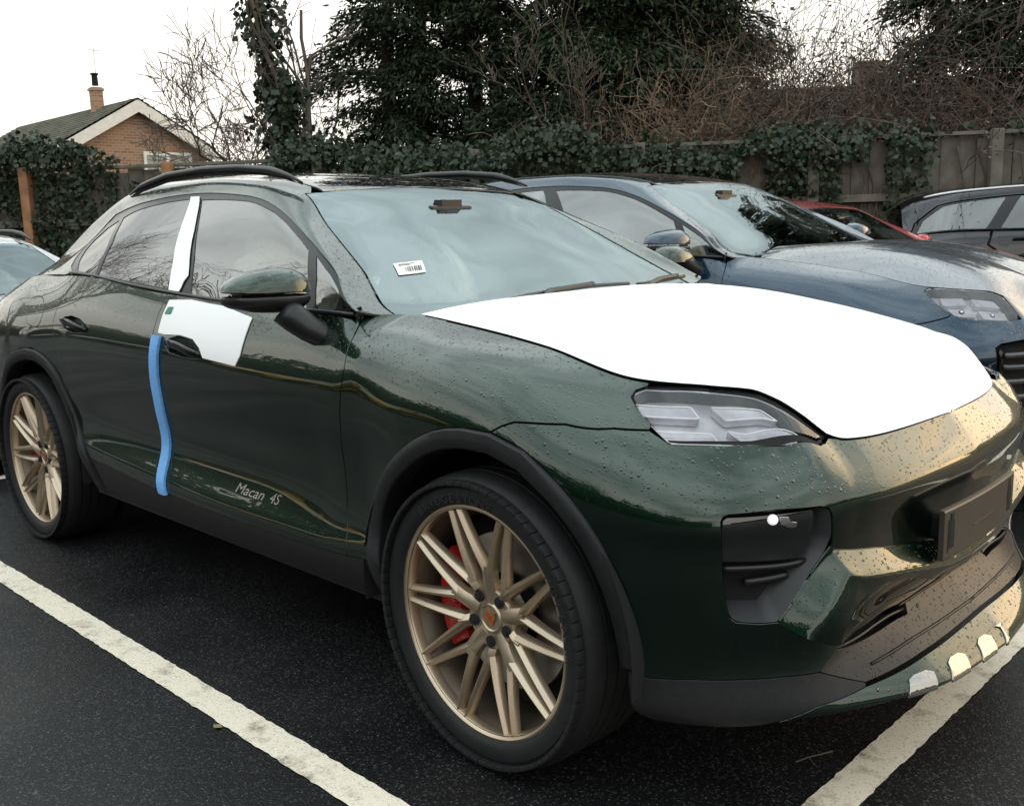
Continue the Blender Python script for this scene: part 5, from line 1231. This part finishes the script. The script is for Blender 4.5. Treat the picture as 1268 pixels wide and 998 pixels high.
# ivy over the fence: bare stretch near the right end, dense mass at the left
rng = np.random.RandomState(8)
def ivy_cover(name, label, s0, s1, dens, ztop, zlow=0.1, hang=.30, hole=None, group='ivy growing over the fence', cap=None):
    root = empty('ivy', fp((s0+s1)/2), 0, label, 'ivy', group); o0 = fp((s0+s1)/2)
    n = int(1.25*dens*(s1-s0)); s = rng.uniform(s0, s1, n); clump = np.sin(s*2.3)+np.sin(s*5.1+1)*.6+np.sin(s*11.7)*.3
    top = ztop+.07*clump; z = zlow+(top-zlow)*rng.rand(n)**.8; o = np.abs(rng.normal(.06, .06, n))*1.5+.10*np.maximum(0, np.sin(s*3.1+z*2.7))*np.sin(z*4.3+s)
    o = np.maximum(o, .03)
    if hole is not None:
        keep = hole(s, z, rng); s, z, o = s[keep], z[keep], o[keep]
    if cap:
        m_ = int(cap*(s1-s0)); s2 = rng.uniform(s0, s1, m_); o2 = rng.normal(.02, .16, m_); z2 = ztop+.07*(np.sin(s2*2.3)+np.sin(s2*5.1+1)*.6)+np.abs(rng.normal(0, .09, m_))-.02-np.abs(o2)*.6
        if hole is not None:
            k2 = hole(s2, z2, rng); s2, o2, z2 = s2[k2], o2[k2], z2[k2]
        s = np.concatenate([s, s2]); o = np.concatenate([o, o2]); z = np.concatenate([z, z2])
    P = FA[None]+FD[None]*s[:, None]+FN[None]*o[:, None]; c = np.concatenate([P, z[:, None]], 1)-o0
    link('leaves', leaf_mesh('leaves', *ivy_patch(c, [FN[0], FN[1], .2], .052, rng), bend=-.12), ivy_m, root)
    st = []
    for k in range(int(4*(s1-s0))):
        a = rng.uniform(s0, s1); pts = [fp(a+.1*math.sin(j+k), .03, .1+j*(ztop-.2)/6)-o0 for j in range(7)]; st.append((pts, .008))
    link('stems', tubes_mesh('stems', st, 4), twig_m, root); return root
ivy_cover('ivy', 'dense dark ivy smothering the left end of the fence around an orange post', .2, 3.85, 2700, 2.36, .1, cap=1300, hole=lambda s, z, r: ~((np.abs(s-2.74) < .085) & (z > .9) & (z < 2.1)) & ~((s < 2.5) & (z < 1.7) & (r.rand(len(s)) < .75)) & ~((np.abs(s-3.62) < .07) & (z > 1.5) & (z < 2.05)) & (z < 2.62-.36*np.maximum(0, s-2.8)))
ivy_cover('ivy', 'thin ivy hanging under the bare top board of the fence beside the house', 4.0, 5.7, 1500, 2.0, .1, hole=lambda s, z, r: (z < 1.98) & ~((np.abs(s-4.50) < .08)))
ivy_cover('ivy', 'ivy topping the middle of the fence below the conifers', 5.7, 9.2, 1900, 2.16, .1, cap=1600)
ivy_cover('ivy', 'broad dark ivy covering the fence behind the blue SUV', 9.2, 11.75, 3000, 2.10, .1, cap=1300, hole=lambda s, z, r: ~((np.abs(s-10.88) < .13) & (z > 1.55) & (z < 2.0)))
ivy_cover('ivy', 'straggling ivy on the bare boards at the right end of the fence', 11.75, 15.6, 1500, 2.12, .05, cap=520, hole=lambda s, z, r: ((s > 12.18) & (s < 12.62) & (z > 1.2)) | (z > 2.12) | ((z < 1.0+.35*np.sin(s*4)) & (r.rand(len(s)) < .8)) | ((s < 12.0) & (z > 1.9)))
ivy_cover('ivy', 'patchy ivy along the far right stretch of the fence beyond the estate car', 15.6, 26.0, 800, 2.14, .05, cap=400, hole=lambda s, z, r: (np.sin(s*1.7) > -.2) | (z > 2.1))
# ------------------------------------------------------------------ trees and shrubs behind the fence
CON = 'conifers behind the fence'
def at(px, py, f):         # a place in the world: px across, py up the view, f metres ahead of the camera
    d = fw+rt*((px-634)/1210.9)-up*((py-499)/1210.9); return Vector((1.672, -2.521, 1.341))+d*f
def base(px, f): q = at(px, 300, f); return (q.x, q.y, 0)
conifer(base(556, 14.5), 7.0, 1.42, 'big dark conifer with several trunks in the middle of the back fence', 3, con_m, CON, trunks=((-.62, -.42), (-.25, -.15), (.35, .25), (.60, .4)), z0=.24, taper=.45, nb=230, per=330, ln=.105, droop=.20)
conifer(base(745, 13.4), 6.6, 1.55, 'dense green conifer right of the many-trunked one', 5, con2_m, CON, trunks=((-.3, -.2), (.2, .2)), z0=.15, taper=.45, nb=220, per=330, ln=.105, droop=.35)
conifer(base(855, 14.2), 6.3, 1.5, 'drooping conifer whose branches hang over the brown brambles', 6, con2_m, CON, trunks=((0, 0),), z0=.40, taper=.45, nb=180, per=360, ln=.105, droop=.30)
conifer(base(1215, 13.2), 5.9, 1.35, 'dark ragged conifer at the top right above the fence', 9, con_m, CON, trunks=((-.5, -.3), (0, 0), (.5, .3)), z0=.40, taper=.45, nb=150, per=260, ln=.105, droop=.25)
# ivy-clad trees at the left
def clad(loc, h, lean, label, seed, wid, n):
    rng = np.random.RandomState(seed); root, out = bare_tree(loc, h, label, seed, r=.10, depth=4, group='bare trees behind the fence', spread=.75, lean=lean, trunkf=.62, kids=(2, 3), shrink=.55)
    T = np.array(out[0][0]); t = rng.rand(n); x = t*(len(T)-1); i = np.clip(x.astype(int), 0, len(T)-2); f = (x-i)[:, None]; c = T[i]*(1-f)+T[i+1]*f
    r_ = wid*np.maximum(.25, 1.15-.55*t+.40*np.sin(t*19+seed)+.25*np.sin(t*43)); a = rng.uniform(0, 2*math.pi, n); rr = r_*np.sqrt(rng.rand(n)); c = c+np.stack([np.cos(a)*rr, np.sin(a)*rr, rng.normal(0, .12, n)], 1)
    od = np.stack([np.cos(a), np.sin(a), 0*a+.3], 1); link('ivy_growth', leaf_mesh('ivy', *ivy_patch(c, od, .085, rng), bend=-.1), ivy_m, root); return root
clad(base(392, 13.5), 7.4, (-.10, -.09, 1), 'tall trunk clad in ivy left of the conifers', 21, .36, 4200)
clad(base(420, 13.0), 5.4, (-.03, -.03, 1), 'slimmer ivy clad trunk between the tall one and the conifers', 22, .26, 2300)
rng = np.random.RandomState(31)
dead_m = leafmat('withered_leaf', (.030, .020, .015), (.13, .085, .055), .8)
def shrub(name, label, px0, px1, f, h0, h1, n, seed, m, group, lean=(0, 0), gn=.16, r=.014, depth=2, z0=.8):
    rng = np.random.RandomState(seed); b0 = Vector(base((px0+px1)/2, f)); root = empty(name, b0, 0, label, 'shrub' if name != 'bramble' else 'bramble', group); out = []
    for k in range(n):
        px = rng.uniform(px0, px1); q = Vector(base(px, f+rng.uniform(-.5, .5)))-b0
        branching(rng, np.array([q.x, q.y, z0*rng.rand()]), np.array([rng.normal(lean[0], .35), rng.normal(lean[1], .35), 1]), rng.uniform(h0, h1), r, depth, out, .7, -.02, (2, 4), gn, .0035, 6, .6)
    link('stems', tubes_mesh('stems', out, 3), m, root)
    pts = np.concatenate([np.array(p)[1:] for p, _ in out]); k = rng.randint(0, len(pts), n*60); c = pts[k]+rng.normal(0, .09, (len(k), 3)); c = c[c[:, 2] > z0*.5]; q = len(c)
    link('withered_leaves', leaf_mesh('dead', c, rng.normal(0, 1, (q, 3)), rng.normal(0, 1, (q, 3)), rng.uniform(.03, .10, q), rng.uniform(.006, .03, q)), dead_m, root); return root
dead_m = leafmat('withered_leaf', (.030, .020, .015), (.13, .085, .055), .8)
SHR = 'bare shrubs behind the fence'
bare_tree(base(372, 13.8), 5.2, 'spreading leafless tree with long bare limbs left of the ivy trunk', 41, r=.07, depth=5, group='bare trees behind the fence', spread=.75, lean=(-.40, -.40, 1), trunkf=.36, kids=(3, 4), up_=.05)
bare_tree(base(378, 13.2), 4.9, 'long bare limbs fanning up to the left behind the house gable', 47, r=.075, depth=5, group='bare trees behind the fence', spread=.65, lean=(-.26, -.25, 1), trunkf=.42, kids=(3, 4), up_=.06)
bare_tree(base(470, 13.6), 6.0, 'leaning bare tree crossing in front of the conifer', 43, r=.05, depth=4, group='bare trees behind the fence', spread=.7, lean=(-.45, -.25, 1), trunkf=.5, kids=(2, 4))
for k, (px, f, h, sd) in enumerate([(285, 24, 5.2, 51), (305, 27, 6.0, 52), (420, 22, 5.0, 53), (445, 25, 5.4, 54), (205, 22, 5.2, 57)]):
    bare_tree(base(px, f), h, ['faint twiggy birch far behind, just right of the house', 'taller faint birch far behind, between house and ivy trunk', 'thin bare birch in the gap left of the conifer', 'pale bare birch close against the conifer', 'wispy bare sapling in front of the house gable'][k], sd, r=.045, depth=5, group='far birches', spread=.45, trunkf=.45, kids=(2, 4), shrink=.6)
shrub('bramble', 'tangle of brown arching brambles heaped over the fence below the drooping conifer', 765, 905, 12.0, 1.0, 1.7, 300, 61, bramble_m, SHR, gn=.24, r=.010, depth=2, z0=1.4)
shrub('bramble', 'low tangle of pinkish brown stems below the green conifer', 690, 800, 11.6, .5, .9, 80, 62, bramble_m, SHR, lean=(-.3, -.2), gn=.26, r=.009, depth=2, z0=1.5)
shrub('bare_shrub', 'thicket of dark bare stems in front of the brown roof', 890, 1110, 12.6, 1.5, 2.5, 340, 63, twig_m, SHR, gn=.17, r=.013, depth=2, z0=1.0)
shrub('bare_shrub', 'reddish brown thicket above the bare fence boards', 950, 1260, 11.6, .7, 1.3, 360, 64, mat('red_stems', (.10, .055, .045), .85, noise=.4, nscale=5), SHR, gn=.2, r=.009, depth=2, z0=1.3)
shrub('bare_shrub', 'twiggy dark shrub under the ragged conifer at the right', 1090, 1290, 12.2, 1.2, 2.1, 220, 65, twig_m, SHR, gn=.2, r=.012, depth=2, z0=1.0)
for px, f, h, sd, lb_ in ((1000, 13, 5.0, 71, 'upright bare sapling standing above the brown roof'), (1034, 12.8, 5.6, 72, 'taller bare sapling with arching twigs right of the first one'), (1110, 13.4, 5.4, 73, 'dense twiggy bare tree against the ragged conifer'), (655, 12.6, 4.0, 74, 'pale slender bare tree in the gap between the conifers')):
    bare_tree(base(px, f), h, lb_, sd, r=.045, depth=5, group='bare trees behind the fence', spread=.6, trunkf=.5, kids=(2, 4), shrink=.6)
# ------------------------------------------------------------------ bungalow on the left
def brick_mat():
    m = bpy.data.materials.new('house_brick'); m.use_nodes = True; nt = m.node_tree; b = nt.nodes['Principled BSDF']; tc = N(nt, 'ShaderNodeTexCoord'); mp = N(nt, 'ShaderNodeMapping'); mp.inputs['Rotation'].default_value = (R(90), 0, R(90)); nt.links.new(tc.outputs['Object'], mp.inputs[0])
    br = N(nt, 'ShaderNodeTexBrick'); br.inputs['Color1'].default_value = (.36, .20, .115, 1); br.inputs['Color2'].default_value = (.24, .125, .075, 1); br.inputs['Mortar'].default_value = (.34, .28, .22, 1); br.inputs['Scale'].default_value = 1; br.inputs['Brick Width'].default_value = .225; br.inputs['Row Height'].default_value = .085; br.inputs['Mortar Size'].default_value = .011
    sx = N(nt, 'ShaderNodeSeparateXYZ'); cx = N(nt, 'ShaderNodeCombineXYZ'); nt.links.new(tc.outputs['Object'], sx.inputs[0]); ad = N(nt, 'ShaderNodeMath', operation='ADD'); nt.links.new(sx.outputs[0], ad.inputs[0]); nt.links.new(sx.outputs[1], ad.inputs[1]); nt.links.new(ad.outputs[0], cx.inputs[0]); nt.links.new(sx.outputs[2], cx.inputs[1]); nt.links.new(cx.outputs[0], br.inputs['Vector'])
    nt.links.new(br.outputs[0], b.inputs['Base Color']); b.inputs['Roughness'].default_value = .9; return m
BR = brick_mat()
tile_m = mat('mossy_tiles', (.075, .070, .045), .9, noise=.55, nscale=2.5, bump=.4, bscale=9); tile2 = mat('brown_tiles', (.055, .042, .035), .9, noise=.4, nscale=3, bump=.4, bscale=9)
wht = mat('white_trim', (.74, .71, .66), .6, noise=.08, nscale=6)
def roof_slab(nm, x0, x1, y0, z0, y1, z1, m, root, courses=14):
    """tiled slope: stepped courses from eave (y0,z0) to ridge (y1,z1)"""
    V = []; F = []
    for k in range(courses):
        a, b = k/courses, (k+1)/courses
        for t, h in ((a, .05), (b, .02)):
            for x in (x0, x1): V.append((x, y0+(y1-y0)*t, z0+(z1-z0)*t+h))
        o = k*4; F.append((o, o+1, o+3, o+2))
        if k: F.append((o-2, o-1, o+1, o))
    V += [(x0, y0, z0-.06), (x1, y0, z0-.06), (x0, y1, z1-.06), (x1, y1, z1-.06)]; q = len(V)-4; F += [(0, 1, q+1, q), (q, q+1, q+3, q+2)]
    return link(nm, mesh(nm, V, F), m, root)
def bungalow():
    k = 30/26; ax, ay, az = 1.672+(-24.28-1.672)*k, -2.521+(9.96+2.521)*k, 1.341+(4.98-1.341)*k; hw, rise = 2.17*k, 1.24*k
    root = empty('bungalow', (ax, ay, 0), 0, 'brick bungalow with mossy roof and white barge boards beyond the fence', 'house')
    ez = az-rise; L = -9.0
    V = [(0, -hw+.25, 0), (0, hw-.25, 0), (0, hw-.25, ez-.02), (0, 0, az-.15), (0, -hw+.25, ez-.02)]; V += [(L, y, z) for _, y, z in V]
    link('wall', mesh('w', V, [(0, 1, 2, 3, 4), (9, 8, 7, 6, 5), (1, 6, 7, 2), (0, 4, 9, 5)]), BR, root)
    rf = roof_slab('roof', L-.3, .30, -hw, ez, 0, az, tile_m, root); rf2 = roof_slab('roof', L-.3, .30, hw, ez, 0, az, tile_m, root)
    for s in (-1, 1):
        e = hw+.06; ye = (0, s*e, s*e, 0); ze = (az-.03, az-.03-rise*e/hw, az-.38-rise*e/hw, az-.40); V = [(.26, y, z) for y, z in zip(ye, ze)]+[(.30, y, z) for y, z in zip(ye, ze)]
        q = [(0, 1, 2, 3), (7, 6, 5, 4), (0, 4, 5, 1), (1, 5, 6, 2), (2, 6, 7, 3)]; link('barge_board', mesh('barge', V, q if s < 0 else [f[::-1] for f in q]), wht, root)
    bm = bmesh.new(); box(bm, .02, .31, hw-.42, hw+.08, ez-.30, ez-.08); box(bm, .02, .06, hw-.30, hw-.22, ez-1.4, ez-.28); link('eave_box', bm_mesh('eave', bm), wht, root)
    zw = ez-.12; y0, y1 = 0.15, 1.75
    fr = bmesh.new(); box(fr, .0, .05, y0, y1, zw-.11, zw); box(fr, .0, .05, y0, y0+.09, zw-1.1, zw-.11); box(fr, .0, .05, y1-.09, y1, zw-1.1, zw-.11); box(fr, .0, .05, y0+.74, y0+.84, zw-1.1, zw-.11)
    wn = link('window', bm_mesh('win', fr), wht, root); bm = bmesh.new(); box(bm, .01, .02, y0+.09, y1-.09, zw-1.1, zw-.11); link('pane', bm_mesh('pane', bm), mat('house_glass', (.30, .31, .28), .15), wn)
    cx, cy = -2.0, -.22*k; bm = bmesh.new(); box(bm, cx-.155, cx+.155, cy-.155, cy+.155, az-.6, az+.55); box(bm, cx-.19, cx+.19, cy-.19, cy+.19, az+.44, az+.52); ch = link('chimney', bm_mesh('ch', bm), BR, rf)
    bm = bmesh.new(); bmesh.ops.create_cone(bm, segments=14, radius1=.10, radius2=.085, depth=.34, cap_ends=True, matrix=Matrix.Translation((cx, cy, az+.78))); bmesh.ops.create_cone(bm, segments=14, radius1=.12, radius2=.12, depth=.05, cap_ends=True, matrix=Matrix.Translation((cx, cy, az+.96))); link('chimney_pot', bm_mesh('pot', bm), dark, ch)
    bm = bmesh.new(); box(bm, cx-.01, cx+.01, cy+.04, cy+.06, az+.6, az+1.75); box(bm, cx-.01, cx+.01, cy-.12, cy+.28, az+1.68, az+1.70); link('aerial', bm_mesh('ae', bm), silver, ch)
    return root
bungalow()
def far_house():
    p = Vector(base(1010, 18)); root = empty('house', p, FANG+R(2), 'long low house with brown roof and chimney behind the thicket', 'house'); zr = 4.02
    bm = bmesh.new(); box(bm, -5.8, 9, 0, 6, 0, 2.6); link('wall', bm_mesh('w', bm), BR, root)
    rf = roof_slab('roof', -6.1, 9.3, -.4, 2.45, 3, zr, tile2, root, 18); roof_slab('roof', -6.1, 9.3, 6.4, 2.45, 3, zr, tile2, root, 18)
    bm = bmesh.new(); box(bm, 1.25, 1.75, 2.7, 3.2, zr-.5, zr+.45); box(bm, 1.21, 1.79, 2.66, 3.24, zr+.34, zr+.40); link('chimney', bm_mesh('c', bm), mat('dull_brick', (.11, .072, .055), .9, noise=.4, nscale=9), rf)
far_house()
# ------------------------------------------------------------------ across the aisle: what the doors and glass mirror
def hedge(name, label, p, q, h, wd, n, seed):
    rng = np.random.RandomState(seed); p, q = np.array(p, float), np.array(q, float); L = np.linalg.norm(q-p); d = (q-p)/L; s = rng.uniform(0, L, n); o = rng.normal(0, wd/2.4, n)
    z = h*(1-.5*rng.rand(n)**2)*(.9+.12*np.sin(s*1.1)+.08*np.sin(s*3.3)); z *= np.where(rng.rand(n) < .55, rng.rand(n), 1); root = empty(name, (*p, 0), 0, label, 'hedge', 'hedges round the car park')
    c = np.stack([d[0]*s-d[1]*o, d[1]*s+d[0]*o, z], 1); link('foliage', leaf_mesh('hedge', c, rng.normal(0, 1, (n, 3)), rng.normal(0, 1, (n, 3)), rng.uniform(.25, .5, n), rng.uniform(.18, .32, n)), ivy_m, root)
    bm = bmesh.new(); box(bm, 0, L, -wd*.3, wd*.3, 0, h*.78, Matrix.Rotation(math.atan2(d[1], d[0]), 4, 'Z')); link('core', bm_mesh('core', bm), dark, root)
hedge('hedge', 'tall dark hedge along the far side of the aisle behind the camera', (-34, -15), (14, -17), 4.6, 2.2, 12000, 81)
hedge('hedge', 'tall dark hedge closing the far left end of the car park', (-36, -14), (-33, 6), 3.6, 1.8, 4000, 82)
hedge('hedge', 'low far hedge closing the sunset end of the car park', (34, -26), (30, 24), 2.4, 1.6, 4000, 83)
for k, (x, y, h, sd) in enumerate([(-14.6, -4.5, 15.5, 91), (-15, -17, 10, 92), (-4, -18.5, 10.5, 93), (5, -19, 9, 94)]):
    bare_tree((x, y, 0), h, ['large bare tree mirrored in the side windows of the green car', 'tall bare tree behind the aisle hedge, beyond the yellow car', 'tall bare tree behind the aisle hedge opposite the green car', 'bare tree behind the aisle hedge towards the sunset'][k], sd, r=.02*h, depth=6, group='bare trees round the car park', spread=.7, trunkf=.28, kids=(3, 4), shrink=.72)
# fallen leaf and twigs lying on the wet asphalt
o = link('leaf', leaf_mesh('leaf', np.array([[0, 0, .004]]), np.array([[1, .3, 0]]), np.array([[0, 0, 1.]]), [.035], [.024]), mat('dry_leaf', (.25, .20, .09), .6)); q = at(270, 901, 1); d = q-Vector((1.672, -2.521, 1.341)); t = -1.341/d.z; o.location = Vector((1.672, -2.521, 1.341))+d*t+Vector((0, 0, .002)); tag(o, 'small dry leaf lying on the asphalt beside the left bay line', 'leaf')
q = at(985, 945, 1); d = q-Vector((1.672, -2.521, 1.341)); t = -1.341/d.z; p = Vector((1.672, -2.521, 1.341))+d*t
o = link('twig', tubes_mesh('twig', [([(0, 0, .004), (.02, .03, .012), (.03, .07, .006), (.05, .10, .01)], .0022), ([(.02, .03, .012), (.04, .02, .006), (.05, .015, .004)], .0015), ([(.03, .07, .006), (.01, .09, .005)], .0013)], 4), twig_m); o.location = p; tag(o, 'thin dry twig lying on the asphalt near the right bay line', 'twig')
